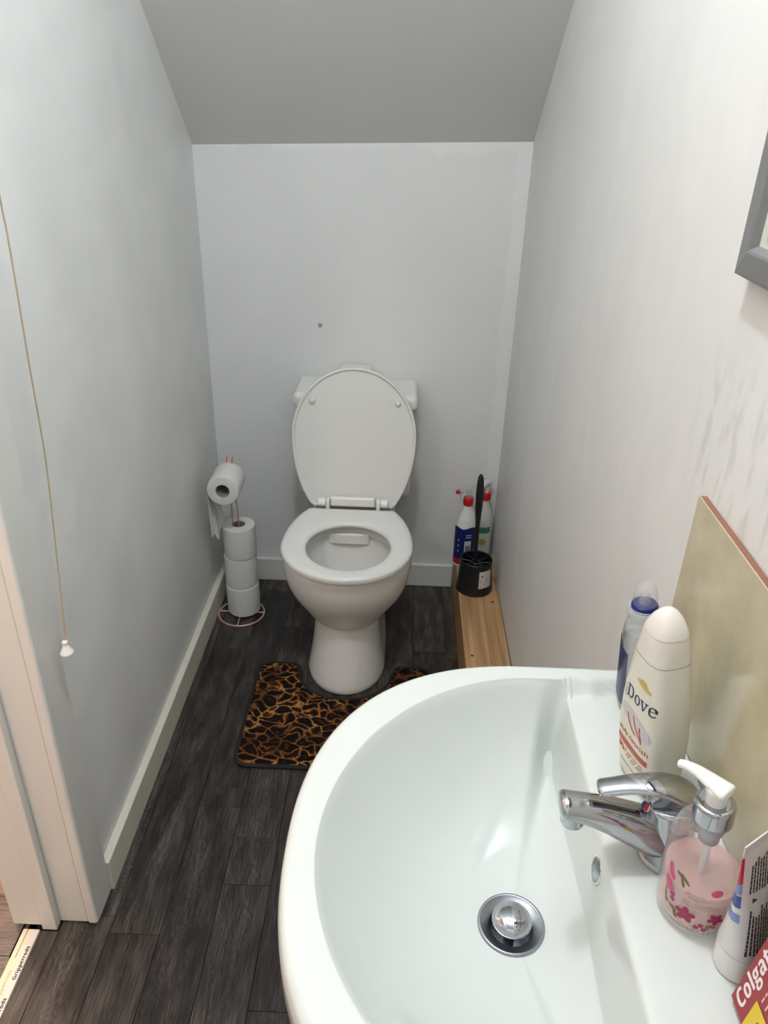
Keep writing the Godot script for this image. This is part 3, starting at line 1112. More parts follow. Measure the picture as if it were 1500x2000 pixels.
# ---------------------------------------------------------------- mixer tap
func tap() -> void:
	var z := -0.505
	var dk := deck(BX - 0.268)
	var t := thing("mixer_tap", "chrome single lever mixer tap standing on the basin ledge", "tap", Vector3(0.268, dk, z))
	part("base_ring", MB.new().lathe([[0.0265, 0.0005], [0.0265, 0.0015], [0.0255, 0.0035], [0.024, 0.0045]], 40, Vector3(0.268, dk, z)), M.steel, t)
	# body: rises and leans a little towards the bowl
	var bp := smooth_path([Vector3(0.268, dk + 0.0025, z), Vector3(0.2675, dk + 0.02, z), Vector3(0.265, dk + 0.04, z), Vector3(0.262, dk + 0.058, z), Vector3(0.2605, dk + 0.067, z), Vector3(0.260, dk + 0.072, z)], 6)
	var br := []
	for k in bp.size():
		var q := float(k) / (bp.size() - 1)
		br.append(lerpf(0.0245, 0.0215, minf(q * 1.6, 1.0)) * (1.0 if q < 0.8 else sqrt(maxf(1.0 - pow((q - 0.8) / 0.2, 2.0) * 0.75, 0.02))))
	var body := part("body", MB.new().sweep(bp, br, 36), M.chrome, t)
	# spout: flattened, rising slightly to a blunt rounded end
	var sp := smooth_path([Vector3(0.268, 0.896, z), Vector3(0.250, 0.902, z), Vector3(0.230, 0.911, z), Vector3(0.208, 0.9205, z), Vector3(0.186, 0.9275, z), Vector3(0.172, 0.9305, z), Vector3(0.163, 0.9315, z), Vector3(0.1595, 0.9315, z)], 6)
	var su := []
	var sw := []
	for k in sp.size():
		var q := float(k) / (sp.size() - 1)
		var e := 1.0 if q < 0.82 else sqrt(maxf(1.0 - pow((q - 0.82) / 0.18, 2.0), 0.0))
		su.append(lerpf(0.0245, 0.0115, ss(0.0, 0.75, q)) * maxf(e, 0.15))
		sw.append(lerpf(0.0215, 0.0155, ss(0.0, 0.7, q)) * maxf(e, 0.15))
	part("spout", MB.new().sweep(sp, su, 32, false, sw, Vector3.UP), M.chrome, t)
	var ae := MB.new().lathe([[0.0, 0.0], [0.0085, 0.0], [0.0085, 0.0], [0.0112, 0.0015], [0.0115, 0.004], [0.0115, 0.016], [0.011, 0.018]], 32)
	ae.move(Transform3D(Basis(Vector3.BACK, 0.10), Vector3(0.1745, 0.9095, z)))
	part("aerator", ae, M.chrome, t)
	# lever: domed cap on the body, blade running forward over the spout
	var lp := smooth_path([Vector3(0.283, 0.925, z), Vector3(0.280, 0.941, z), Vector3(0.270, 0.9525, z), Vector3(0.255, 0.9595, z), Vector3(0.238, 0.9625, z), Vector3(0.220, 0.9610, z), Vector3(0.205, 0.9575, z), Vector3(0.1955, 0.955, z), Vector3(0.191, 0.9538, z)], 6)
	var lu := []
	var lw := []
	for k in lp.size():
		var q := float(k) / (lp.size() - 1)
		var e := 1.0 if q < 0.86 else sqrt(maxf(1.0 - pow((q - 0.86) / 0.14, 2.0), 0.0))
		lu.append(lerpf(0.010, 0.0048, ss(0.1, 0.6, q)) * maxf(e, 0.2))
		lw.append(lerpf(0.0195, 0.0105, ss(0.1, 0.75, q)) * maxf(e, 0.2))
	var lever := part("lever", MB.new().sweep(lp, lu, 28, false, lw, Vector3.RIGHT), M.chrome, t)
	# hot and cold mark facing the user
	var c := Vector3(0.2375, 0.9365, z + 0.002)
	var dir := Vector3(-0.85, 0.45, 0.25).normalized()
	var side := dir.cross(Vector3.UP).normalized()
	var upv := side.cross(dir)
	var mk := func(a0: float, a1: float) -> MB:
		var mb := MB.new()
		var o := PackedVector2Array()
		for k in 13:
			var a := lerpf(a0, a1, k / 12.0)
			o.append(Vector2(cos(a), sin(a)))
		var f := func(x: float, y: float, l: float): return c + side * x * 0.0042 + upv * y * 0.0042 + dir * l
		print_shape(mb, o, f, 0.0012)
		return mb
	var boss := MB.new().lathe([[0.0, 0.0009], [0.0046, 0.0008], [0.0056, 0.0], [0.006, -0.006]], 24)
	boss.move(Transform3D(Basis(side, dir, side.cross(dir)), c))
	part("mark_boss", boss, M.chrome, body)
	part("hot_mark", mk.call(PI / 2, PI * 1.5), M.red, body)
	part("cold_mark", mk.call(-PI / 2, PI / 2), M.navy, body)


# ---------------------------------------------------------------- contour mat
func mat_rug() -> void:
	var cx := -0.131
	var o := PackedVector2Array()
	var arc := func(c: Vector2, r: float, a0: float, a1: float, k: int):
		for j in k + 1:
			var a := lerpf(a0, a1, float(j) / k)
			o.append(c + Vector2(cos(a), sin(a)) * r)
	var zf := -1.403
	var zb := -1.814
	# outline in (x, z), front-left corner first
	arc.call(Vector2(cx - 0.262 + 0.04, zf - 0.04), 0.04, PI, PI / 2, 8)
	arc.call(Vector2(cx + 0.262 - 0.04, zf - 0.04), 0.04, PI / 2, 0, 8)
	arc.call(Vector2(cx + 0.262 - 0.045, zb + 0.045), 0.045, 0, -PI / 2, 8)
	arc.call(Vector2(cx + 0.138 + 0.022, zb + 0.022), 0.022, -PI / 2, -PI, 6)
	for j in 25:
		var a := lerpf(0.0, PI, j / 24.0)
		o.append(Vector2(cx + cos(a) * 0.128, -1.765 + sin(a) * 0.098))
	arc.call(Vector2(cx - 0.138 - 0.022, zb + 0.022), 0.022, 0, -PI / 2, 6)
	arc.call(Vector2(cx - 0.262 + 0.045, zb + 0.045), 0.045, -PI / 2, -PI, 8)
	var t := thing("toilet_mat", "leopard print contour mat with black binding around the toilet foot", "mat", Vector3(cx, 0, -1.6))
	# printed pile: dark rosettes parted by tan and gold lines
	var cell := noise(61, 0.027, 1, FastNoiseLite.TYPE_CELLULAR)
	cell.cellular_return_type = FastNoiseLite.RETURN_DISTANCE2_SUB
	cell.cellular_jitter = 0.95
	var w1 := noise(62, 0.012, 2)
	var w2 := noise(63, 0.012, 2)
	var tone := noise(64, 0.006, 2)
	var fine := noise(65, 0.12, 2)
	var m := mat(Color(1, 1, 1), 0.95, 0.0, 0.2)
	m.albedo_texture = picture(640, 512, func(x, y):
		var px: float = x + w1.get_noise_2d(x, y) * 22.0
		var py: float = y + w2.get_noise_2d(x, y) * 22.0
		var d := cell.get_noise_2d(px * 0.82, py * 1.25) + 1.0
		var line := ss(0.18, 0.04, d + fine.get_noise_2d(x, y) * 0.12)
		var k := 0.5 + 0.8 * tone.get_noise_2d(x, y)
		var gold := Color(0.34, 0.18, 0.08).lerp(Color(0.72, 0.53, 0.29), clampf(k + fine.get_noise_2d(x + 90, y) * 0.3, 0, 1))
		var core := Color(0.06, 0.045, 0.045).lerp(Color(0.24, 0.13, 0.07), ss(0.62, 0.95, d))
		var brown := core.lerp(Color(0.27, 0.145, 0.07), ss(0.36, 0.12, d + fine.get_noise_2d(x + 40, y) * 0.15) * (0.55 + 0.45 * clampf(k * 1.4, 0, 1)))
		return brown.lerp(gold, line))
	m.rim_enabled = true
	m.rim = 0.1
	var top := MB.new()
	var inner := MB.inset(o, 0.006)
	top.slab(inner, func(p: Vector2, h: float): return Vector3(p.x, h, p.y), 0.0005, 0.0085, 0.0, func(p: Vector3): return Vector2((p.x - cx + 0.27) / 0.54, (p.z - zb) / 0.42))
	part("printed_pile", top, m, t)
	var path := []
	for p in MB.inset(o, 0.005):
		path.append(Vector3(p.x, 0.0052, p.y))
	tag(part("binding", MB.new().sweep(path, 0.005, 8, true, 0.006, Vector3.UP), mat(rgb(20, 19, 20), 0.8), t), "black edge binding")

# ---------------------------------------------------------------- toilet rolls on their stand
func roll_parts(t: Node3D, r: float, ri: float, h: float) -> void:
	var p := MB.new().lathe([[ri, 0.0], [ri, 0.0], [r - 0.003, 0.0], [r, 0.003], [r + 0.0006, h * 0.5], [r, h - 0.003], [r - 0.003, h], [ri, h], [ri, h], [ri, 0.0]], 48)
	part("paper", p, M.paper, t, false)
	var c := MB.new().lathe([[ri - 0.0002, 0.001], [ri - 0.0002, h - 0.001], [ri - 0.0002, h - 0.001], [ri - 0.0012, h - 0.001], [ri - 0.0012, h - 0.001], [ri - 0.0012, 0.001]], 32)
	part("core", c, M.card, t, false)

func roll_stand() -> void:
	var ax := -0.488
	var az := -2.079
	var t := thing("toilet_roll_stand", "pink wire toilet roll stand with round base in the left corner", "roll stand", Vector3(ax, 0, az))
	var ring := []
	for k in 48:
		var a := TAU * k / 48
		ring.append(Vector3(-0.494 + cos(a) * 0.073, 0.0032, -2.058 + sin(a) * 0.073))
	part("base_ring", MB.new().sweep(ring, 0.003, 8, true), M.rose_wire, t)
	part("cross_wire", MB.new().sweep([Vector3(-0.566, 0.0045, -2.062), Vector3(-0.422, 0.0045, -2.062)], 0.0024, 8), M.rose_wire, t)
	part("cross_wire", MB.new().sweep([Vector3(-0.494, 0.0050, -2.130), Vector3(-0.494, 0.0050, -1.986)], 0.0024, 8), M.rose_wire, t)
	for s in [-1.0, 1.0]:
		var x: float = ax - 0.008 + s * 0.0085
		var x2: float = -0.503 + s * 0.0085
		var p := smooth_path([Vector3(x, 0.006, az), Vector3(x, 0.3, az), Vector3(x2, 0.50, az - 0.004), Vector3(x2, 0.548, az - 0.004), Vector3(x2, 0.556, az + 0.004), Vector3(x2, 0.548, az + 0.012), Vector3(x2, 0.518, az + 0.014), Vector3(x2, 0.510, az + 0.022), Vector3(x2, 0.509, az + 0.06), Vector3(x2, 0.509, -1.985)], 6)
		part("upright", MB.new().sweep(p, 0.0024, 8), M.rose_wire, t)
	part("arm_end", MB.new().sweep([Vector3(-0.5115, 0.509, -1.985), Vector3(-0.508, 0.510, -1.979), Vector3(-0.503, 0.510, -1.977), Vector3(-0.498, 0.510, -1.979), Vector3(-0.4945, 0.509, -1.985)], 0.0024, 8), M.rose_wire, t)
	var spare := [["bottom toilet roll of the three stacked on the pink stand", 0.0525, 0.104, Vector3(0.0, 0.0075, 0.002)], ["middle toilet roll of the three stacked on the pink stand", 0.0515, 0.106, Vector3(-0.0015, 0.1120, -0.001)], ["top toilet roll of the three stacked on the pink stand, core showing", 0.0505, 0.106, Vector3(0.001, 0.2185, 0.0)]]
	for s in spare:
		var r := thing("toilet_roll", s[0], "toilet roll", Vector3(ax, 0, az) + s[3], "spare toilet rolls stacked on the stand")
		r.rotation = Vector3(0.008 * sin(s[3].y * 40.0), 0, 0.01 * cos(s[3].y * 60.0))
		roll_parts(r, s[1], 0.0205, s[2])
	# roll in use, lying on the arm, its tail hanging by the wall
	var u := thing("toilet_roll", "toilet roll in use on the arm of the pink stand, tail hanging down", "toilet roll", Vector3(-0.503, 0.4905, -2.071))
	u.rotation.x = PI / 2
	roll_parts(u, 0.0465, 0.0205, 0.1)
	var rows := []
	for j in 23:
		var q := j / 22.0
		var row := PackedVector3Array()
		for k in 29:
			var s := k / 28.0      # 0 at the front edge
			var yb := 0.335 + 0.040 * ss(0.08, 0.27, s) * (1.0 - ss(0.27, 0.36, s)) - 0.035 * ss(0.33, 0.5, s) + 0.05 * ss(0.55, 1.0, s)
			var a := lerpf(0.9, 0.0, minf(q / 0.2, 1.0))
			var x: float
			var y: float
			if q < 0.2:
				x = -0.503 - cos(a) * 0.0472
				y = 0.4905 + sin(a) * 0.0472
			else:
				var g := (q - 0.2) / 0.8
				x = -0.503 - 0.0472 + g * (0.004 + 0.016 * ss(0.3, 1.0, s)) + sin(s * 15.0) * 0.004 * g
				y = lerpf(0.4905, yb, g)
			row.append(Vector3(x, y, -1.974 - s * 0.095))
		rows.append(row)
	var tail := MB.new().grid(rows, false, false, null, Vector3.LEFT)
	var back := []
	for r in rows:
		var b := PackedVector3Array()
		for p in r:
			b.append(p + Vector3(0.0004, 0, 0))
		back.append(b)
	tail.grid(back, false, false, null, Vector3.RIGHT)
	var tm := MeshInstance3D.new()
	tm.name = "hanging_tail"
	tail.move(Transform3D(Basis(Vector3.RIGHT, PI / 2), Vector3(-0.503, 0.4905, -2.071)).affine_inverse())
	tm.mesh = tail.mesh()
	tm.material_override = M.paper
	u.add_child(tm, true)

# ---------------------------------------------------------------- toilet brush
func brush() -> void:
	var b := Vector3(0.2505, 0.15, -2.04)
	var t := thing("brush_holder", "black plastic toilet brush holder with white label on the timber boxing", "brush holder", b)
	part("pot", MB.new().lathe([[0.0, 0.0], [0.054, 0.0], [0.054, 0.0], [0.0575, 0.003], [0.0575, 0.009], [0.055, 0.013], [0.0525, 0.04], [0.0502, 0.075], [0.0495, 0.1], [0.0505, 0.104], [0.0495, 0.107], [0.047, 0.107], [0.045, 0.104], [0.045, 0.02], [0.045, 0.02], [0.0, 0.02]], 48, b), M.black_plastic, t)
	var ins := part("insert_hub", MB.new().lathe([[0.010, 0.085], [0.0125, 0.086], [0.016, 0.092], [0.016, 0.096], [0.010, 0.098], [0.009, 0.09]], 24, b), M.black_plastic, t)
	for k in 8:
		var a := TAU * k / 8 + 0.2
		var d := Vector3(cos(a), 0, sin(a))
		part("spoke", MB.new().sweep([b + d * 0.014 + Vector3(0, 0.094, 0), b + d * 0.046 + Vector3(0, 0.098, 0)], 0.0028, 6), M.black_plastic, ins)
	# label
	var lab := MB.new()
	var pr := func(h: float) -> float: return lerpf(0.0535, 0.0497, clampf((h - 0.02) / 0.08, 0, 1)) + 0.0004
	var rows := []
	for j in 9:
		var h := lerpf(0.022, 0.088, j / 8.0)
		var row := PackedVector3Array()
		for k in 13:
			var a := lerpf(1.42, 0.55, k / 12.0)
			row.append(b + Vector3(cos(a) * pr.call(h), h, sin(a) * pr.call(h)))
		rows.append(row)
	lab.grid(rows, false, false, null, Vector3(0.5, 0, 0.8))
	var sticker := part("sticker", lab, mat(rgb(206, 206, 200), 0.6), t)
	var ink := MB.new()
	var f := func(x: float, y: float, l: float): return b + Vector3(cos(1.0 - x / 0.052) * (pr.call(y) + l), y, sin(1.0 - x / 0.052) * (pr.call(y) + l))
	for q in [[-0.012, 0.072, 0.005, 0.006], [-0.017, 0.055, 0.0025, 0.004], [-0.006, 0.045, 0.004, 0.004], [-0.016, 0.036, 0.002, 0.006], [0.004, 0.062, 0.007, 0.0015], [0.004, 0.056, 0.007, 0.001], [-0.004, 0.032, 0.003, 0.003], [0.006, 0.04, 0.006, 0.001]]:
		print_shape(ink, rect(q[0] - q[2] * 0.5, q[1] - q[3] * 0.5, q[0] + q[2] * 0.5, q[1] + q[3] * 0.5), f, 0.0003)
	part("sticker_print", ink, M.ink, sticker)
	# the brush itself
	var br := thing("toilet_brush", "black long-handled toilet brush standing in its holder", "toilet brush", b + Vector3(0, 0.03, 0))
	var p := []
	var rad := []
	for s in [[0.03, 0.0055], [0.10, 0.0055], [0.17, 0.0055], [0.172, 0.0062], [0.20, 0.0062], [0.23, 0.0072], [0.26, 0.0092], [0.29, 0.011], [0.32, 0.0116], [0.345, 0.0110], [0.365, 0.0098], [0.380, 0.0078], [0.388, 0.004], [0.390, 0.0012]]:
		p.append(b + Vector3(-0.001 - s[0] * 0.02, s[0], 0.0 - s[0] * 0.02))
		rad.append(s[1])
	part("handle", MB.new().sweep(p, rad, 20), M.black_plastic, br)
	part("bristle_head", MB.new().lathe([[0.0, 0.022], [0.03, 0.025], [0.038, 0.035], [0.038, 0.065], [0.03, 0.078], [0.006, 0.082]], 28, b), mat(rgb(30, 30, 32), 0.95), br)

# ---------------------------------------------------------------- cleaning sprays
func spray(called: String, label: String, b: Vector3, body: Material, collar: Material, head: Material, hgt: float, r: float, turn: float, sz: float) -> Node3D:
	var t := thing(called, label, "spray bottle", b)
	t.rotation.y = turn
	part("bottle", MB.new().lathe([[0.0, 0.0], [r * 0.9, 0.0], [r * 0.98, 0.003], [r, 0.01], [r, hgt * 0.62], [r * 0.98, hgt * 0.68], [r * 0.86, hgt * 0.76], [r * 0.62, hgt * 0.86], [r * 0.44, hgt * 0.93], [r * 0.40, hgt]], 40, Vector3.ZERO, 1.0, sz), body, t, false)
	part("collar", MB.new().lathe([[0.0, hgt - 0.004], [0.0155, hgt - 0.004], [0.0155, hgt - 0.004], [0.0165, hgt], [0.0165, hgt + 0.018], [0.0150, hgt + 0.021], [0.0, hgt + 0.021]], 28), collar, t, false)
	var hp := smooth_path([Vector3(0.018, hgt + 0.046, 0), Vector3(0.010, hgt + 0.052, 0), Vector3(-0.008, hgt + 0.053, 0), Vector3(-0.026, hgt + 0.051, 0), Vector3(-0.038, hgt + 0.049, 0)], 5)
	var hr := []
	for k in hp.size():
		hr.append(lerpf(0.0125, 0.008, float(k) / (hp.size() - 1)))
	part("spray_head", MB.new().sweep(hp, hr, 16, false, 0.009, Vector3.UP), head, t, false)
	part("stem", MB.new().lathe([[0.009, hgt + 0.02], [0.009, hgt + 0.045]], 18), head, t, false)
	part("nozzle", MB.new().sweep([Vector3(-0.036, hgt + 0.049, 0), Vector3(-0.046, hgt + 0.048, 0)], 0.0065, 12), collar, t, false)
	part("trigger", MB.new().sweep(smooth_path([Vector3(-0.024, hgt + 0.046, 0), Vector3(-0.030, hgt + 0.032, 0), Vector3(-0.027, hgt + 0.016, 0), Vector3(-0.031, hgt + 0.004, 0)], 4), 0.0035, 8, false, 0.007), collar if called == "spray_cleaner" else head, t, false)
	return t

func cleaner_bottles() -> void:
	var white := mat(rgb(226, 228, 228), 0.3)
	var b1 := Vector3(0.2255, 0.15, -2.185)
	var t := spray("spray_bottle", "white spray bottle with dark blue label and red collar beside the brush", b1, white, M.red, M.clear_thick, 0.222, 0.036, 0.5, 0.86)
	var surf := func(x: float, y: float, l: float): return Vector3(cos(1.95 - x / 0.034) * (0.036 + l), y, sin(1.95 - x / 0.034) * (0.031 + l))
	var wrap := func(x0: float, x1: float, y0: float, y1: float, l: float, top_wave := 0.0) -> MB:
		var rows := []
		for j in 5:
			var row := PackedVector3Array()
			for k in 25:
				var x := lerpf(x0, x1, k / 24.0)
				row.append(surf.call(x, lerpf(y0, y1 + top_wave * sin(x * 130.0), j / 4.0), l))
			rows.append(row)
		return MB.new().grid(rows, false, false, null, null)
	var lb := part("label_wrap", wrap.call(-0.062, 0.05, 0.012, 0.146, 0.0004, 0.003), mat(rgb(14, 30, 94), 0.4), t, false)
	part("label_band", wrap.call(-0.062, 0.05, 0.016, 0.032, 0.0007), M.red, lb, false)
	var pm := MB.new()
	print_shape(pm, rect(-0.006, 0.014, 0.014, 0.100), surf, 0.001)
	part("label_panel", pm, mat(rgb(214, 216, 220), 0.5), lb, false)
	var dm := MB.new()
	print_shape(dm, rect(-0.003, 0.062, 0.012, 0.084), surf, 0.0013)
	print_shape(dm, rect(0.000, 0.024, 0.011, 0.046), surf, 0.0013)
	for k in 3:
		print_shape(dm, rect(-0.004, 0.088 + k * 0.004, 0.008, 0.089 + k * 0.004), surf, 0.0013)
	part("panel_print", dm, mat(rgb(110, 112, 128), 0.5), lb, false)
	var pale := mat(rgb(196, 204, 222), 0.5)
	for k in 3:
		var wm := MB.new()
		print_shape(wm, oval(-0.026, 0.062 + k * 0.02, 0.0022, 0.0036), surf, 0.001)
		part("label_dot", wm, pale, lb, false)
	for k in 2:
		var wm := MB.new()
		print_shape(wm, rect(-0.004, 0.112 + k * 0.008, 0.014, 0.115 + k * 0.008), surf, 0.001)
		part("label_line", wm, pale, lb, false)
	var b2 := Vector3(0.2845, 0.15, -2.228)
	var milky := mat(Color(0.88, 0.89, 0.86, 0.72), 0.2)
	milky.transparency = BaseMaterial3D.TRANSPARENCY_ALPHA
	var t2 := spray("spray_cleaner", "milky spray bottle with red trigger in the corner behind the brush", b2, milky, M.red, mat(rgb(224, 226, 226), 0.3), 0.222, 0.034, 0.9, 0.9)
	var surf2 := func(x: float, y: float, l: float): return Vector3(cos(2.5 - x / 0.034) * (0.034 + l), y, sin(2.5 - x / 0.034) * (0.0306 + l))
	var rows := []
	for j in 5:
		var row := PackedVector3Array()
		for k in 15:
			row.append(surf2.call(lerpf(-0.03, 0.03, k / 14.0), lerpf(0.03, 0.135, j / 4.0), 0.0004))
		rows.append(row)
	var l2 := part("label_wrap", MB.new().grid(rows), mat(rgb(196, 206, 200), 0.5), t2, false)
	var gm := MB.new()
	print_shape(gm, rect(-0.026, 0.108, 0.026, 0.130), surf2, 0.0008)
	part("label_band", gm, mat(rgb(60, 120, 110), 0.5), l2, false)
	var ym := MB.new()
	print_shape(ym, oval(0.0, 0.075, 0.014, 0.012), surf2, 0.0008)
	part("label_blob", ym, mat(rgb(168, 158, 60), 0.5), l2, false)

# ---------------------------------------------------------------- pull cord
func pull_cord() -> void:
	var t := thing("pull_cord", "thin light switch pull cord with white bell end by the left wall", "pull cord", Vector3(-0.552, 0.66, -1.03))
	var x := -0.552
	var p := smooth_path([Vector3(-0.47, 2.375, -0.98), Vector3(-0.50, 1.9, -1.06), Vector3(x + 0.006, 1.5, -1.10), Vector3(x, 1.371, -1.104), Vector3(x, 1.305, -1.104), Vector3(x, 1.132, -1.094), Vector3(x, 0.985, -1.087), Vector3(x, 0.832, -1.062), Vector3(x, 0.724, -1.043), Vector3(x, 0.672, -1.032)], 5)
	part("cord", MB.new().sweep(p, 0.0013, 8), mat(rgb(178, 158, 132), 0.8), t)
	part("bell", MB.new().lathe([[0.0, 0.026], [0.0042, 0.026], [0.0052, 0.0245], [0.0052, 0.021], [0.0042, 0.0195], [0.0042, 0.0195], [0.0055, 0.016], [0.0085, 0.009], [0.0115, 0.004], [0.012, 0.0015], [0.010, 0.0], [0.0, 0.001]], 28, Vector3(x, 0.651, -1.030)), M.white_plastic, t)
	part("switch_box", MB.new().lathe([[0.0, 0.0], [0.03, 0.0], [0.03, 0.0], [0.032, -0.004], [0.03, -0.018], [0.014, -0.026], [0.0, -0.027]], 32, Vector3(-0.47, YC, -0.98)), M.white_plastic, t)

# ---------------------------------------------------------------- things on the basin ledge
func on_ledge(called: String, label: String, cat: String, x: float, z: float, turn: float) -> Node3D:
	var t := thing(called, label, cat, Vector3(x, deck(BX - x) + 0.0006, z))
	t.basis = Basis(Vector3.BACK, atan(0.088)) * Basis(Vector3.UP, turn)
	return t

const GEL := [[0.0, 0.0, 0.0], [0.0, 0.024, 0.016], [0.002, 0.0285, 0.0195], [0.008, 0.0315, 0.0215], [0.025, 0.0345, 0.0235], [0.05, 0.0365, 0.025], [0.075, 0.0368, 0.0252], [0.10, 0.0352, 0.0248], [0.12, 0.0325, 0.024], [0.14, 0.0290, 0.023], [0.155, 0.0262, 0.0222], [0.165, 0.0245, 0.0216]]

func gel_at(h: float) -> Vector2:
	for k in range(2, GEL.size() - 1):
		if h <= GEL[k + 1][0]:
			var q: float = (h - GEL[k][0]) / (GEL[k + 1][0] - GEL[k][0])
			return Vector2(GEL[k][1], GEL[k][2]).lerp(Vector2(GEL[k + 1][1], GEL[k + 1][2]), clampf(q, 0, 1))
	return Vector2(GEL[-1][1], GEL[-1][2])

func superring(h: float, a: float, b: float, e := 3.2, seg := 56) -> PackedVector3Array:
	var row := PackedVector3Array()
	for k in seg:
		var t := TAU * k / seg
		row.append(Vector3(b * signf(cos(t)) * pow(absf(cos(t)), 2.0 / e), h, a * signf(sin(t)) * pow(absf(sin(t)), 2.0 / e)))
	return row

func shower_gel() -> void:
	var t := on_ledge("shower_gel_bottle", "cream white shower gel bottle with orange band and dark lettering on the ledge", "bottle", 0.2750, -0.598, deg_to_rad(15.0))
	var cream := mat(rgb(224, 222, 210), 0.28)
	var rows := []
	for s in GEL:
		rows.append(superring(s[0], s[1], s[2]))
	var body := part("body", MB.new().grid(rows, true), cream, t, false)
	rows = []
	for s in [[0.1650, 0.0240, 0.0212, 3.2], [0.1653, 0.0244, 0.0215, 3.2], [0.1665, 0.0245, 0.0216, 3.1], [0.18, 0.0226, 0.0205, 2.6], [0.192, 0.0202, 0.0190, 2.5], [0.1925, 0.0196, 0.0184, 2.5], [0.1935, 0.0196, 0.0184, 2.5], [0.194, 0.0200, 0.0187, 2.5], [0.201, 0.0172, 0.0166, 2.4], [0.208, 0.0134, 0.0135, 2.3], [0.214, 0.0086, 0.0092, 2.2], [0.2175, 0.0040, 0.0045, 2.0], [0.2185, 0.0, 0.0, 2.0]]:
		rows.append(superring(s[0], s[1], s[2], s[3]))
	part("flip_cap", MB.new().grid(rows, true), mat(rgb(228, 222, 214), 0.25), t, false)
	var at := func(h0: float):
		return func(x0: float, y: float, l: float) -> Vector3:
			var x := x0 + 0.0038
			var g := gel_at(h0 + y)
			var q := clampf(absf(x) / g.x, 0.0, 0.97)
			return Vector3(-(g.y * pow(1.0 - pow(q, 3.2), 1.0 / 3.2) + l), h0 + y, minf(x, g.x * 0.97))
	var f0: Callable = at.call(0.0)
	var dk := mat(rgb(44, 48, 84), 0.5)
	part("brand_lettering", letters("Dove", 0.0145, func(x, y, l): return f0.call(x + 0.003, 0.118 + y + x * 0.06, l), true, 0.044), dk, body, false)
	var gold := MB.new()
	print_shape(gold, PackedVector2Array([Vector2(-0.006, 0.1395), Vector2(0.000, 0.1365), Vector2(0.008, 0.1345), Vector2(0.0165, 0.1340), Vector2(0.0165, 0.1365), Vector2(0.012, 0.1385), Vector2(0.010, 0.1425), Vector2(0.004, 0.1440)]), f0)
	part("bird_mark", gold, mat(rgb(196, 176, 96), 0.4), body, false)
	var badge := MB.new()
	for k in 20:
		var a0 := TAU * k / 20
		var a1 := TAU * (k + 1) / 20
		print_shape(badge, PackedVector2Array([Vector2(-0.0225 + cos(a0) * 0.0052, 0.112 + sin(a0) * 0.0066), Vector2(-0.0225 + cos(a1) * 0.0052, 0.112 + sin(a1) * 0.0066), Vector2(-0.0225 + cos(a1) * 0.0043, 0.112 + sin(a1) * 0.0056), Vector2(-0.0225 + cos(a0) * 0.0043, 0.112 + sin(a0) * 0.0056)]), f0)
	print_shape(badge, oval(-0.0225, 0.112, 0.0012, 0.0034), f0)
	part("badge", badge, mat(rgb(172, 170, 150), 0.5), body, false)
	# smear of cream, strokes and wording
	var sw := MB.new()
	var o := PackedVector2Array()
	for p in [[-0.024, 0.087], [-0.026, 0.0925], [-0.022, 0.0975], [-0.012, 0.1000], [0.0, 0.0985], [0.012, 0.095], [0.022, 0.0895], [0.0255, 0.0835], [0.0235, 0.0775], [0.016, 0.0755], [0.010, 0.0775], [0.002, 0.0805], [-0.012, 0.0835]]:
		o.append(Vector2(p[0], p[1]))
	print_shape(sw, o, f0)
	part("cream_smear", sw, mat(rgb(206, 200, 206), 0.35), body, false)
	var strokes := MB.new()
	for s in [[Vector2(-0.012, 0.092), Vector2(-0.009, 0.084), Vector2(-0.002, 0.077), Vector2(0.005, 0.0745)], [Vector2(-0.002, 0.0945), Vector2(0.002, 0.086), Vector2(0.008, 0.0785), Vector2(0.013, 0.0745)], [Vector2(0.010, 0.089), Vector2(0.0105, 0.083), Vector2(0.0135, 0.077), Vector2(0.0145, 0.071)]]:
		for k in s.size() - 1:
			var d: Vector2 = (s[k + 1] - s[k]).normalized()
			var nn := Vector2(-d.y, d.x) * 0.0009
			print_shape(strokes, PackedVector2Array([s[k] - nn, s[k + 1] - nn, s[k + 1] + nn, s[k] + nn]), f0, 0.0006)
	part("orange_strokes", strokes, mat(rgb(196, 86, 52), 0.5), body, false)
	var og := mat(rgb(192, 92, 62), 0.5)
	part("wording", letters("truly nourish", 0.0072, func(x, y, l): return f0.call(x - 0.001, 0.0640 + y - x * x * 2.0, l), false, 0.050), og, body, false)
	var band := MB.new()
	for k in 14:
		var x0 := lerpf(-0.0275, 0.024, k / 14.0)
		var x1 := lerpf(-0.0275, 0.024, (k + 1) / 14.0)
		print_shape(band, PackedVector2Array([Vector2(x0, 0.0485 - x0 * x0 * 2.0), Vector2(x1, 0.0485 - x1 * x1 * 2.0), Vector2(x1, 0.0555 - x1 * x1 * 2.0), Vector2(x0, 0.0555 - x0 * x0 * 2.0)]), f0)
	part("orange_band", band, mat(rgb(186, 88, 56), 0.45), body, false)
	var small := MB.new()
	for k in 13:
		var x0 := -0.012 + k * 0.0024
		for j in 3:
			if (k * 7 + j * 5) % 4 != 0:
				print_shape(small, rect(x0, 0.0345 + j * 0.0035, x0 + 0.0017, 0.0363 + j * 0.0035), f0)
	part("small_print", small, mat(rgb(206, 130, 96), 0.5), body, false)
	part("zero_mark", letters("0%", 0.008, func(x, y, l): return f0.call(x - 0.019, 0.0405 + y, l), false, 0.011), og, body, false)
	var ln := MB.new()
	print_shape(ln, rect(-0.020, 0.0235, 0.008, 0.0245), f0)
	part("fine_line", ln, mat(rgb(90, 96, 116), 0.5), body, false)

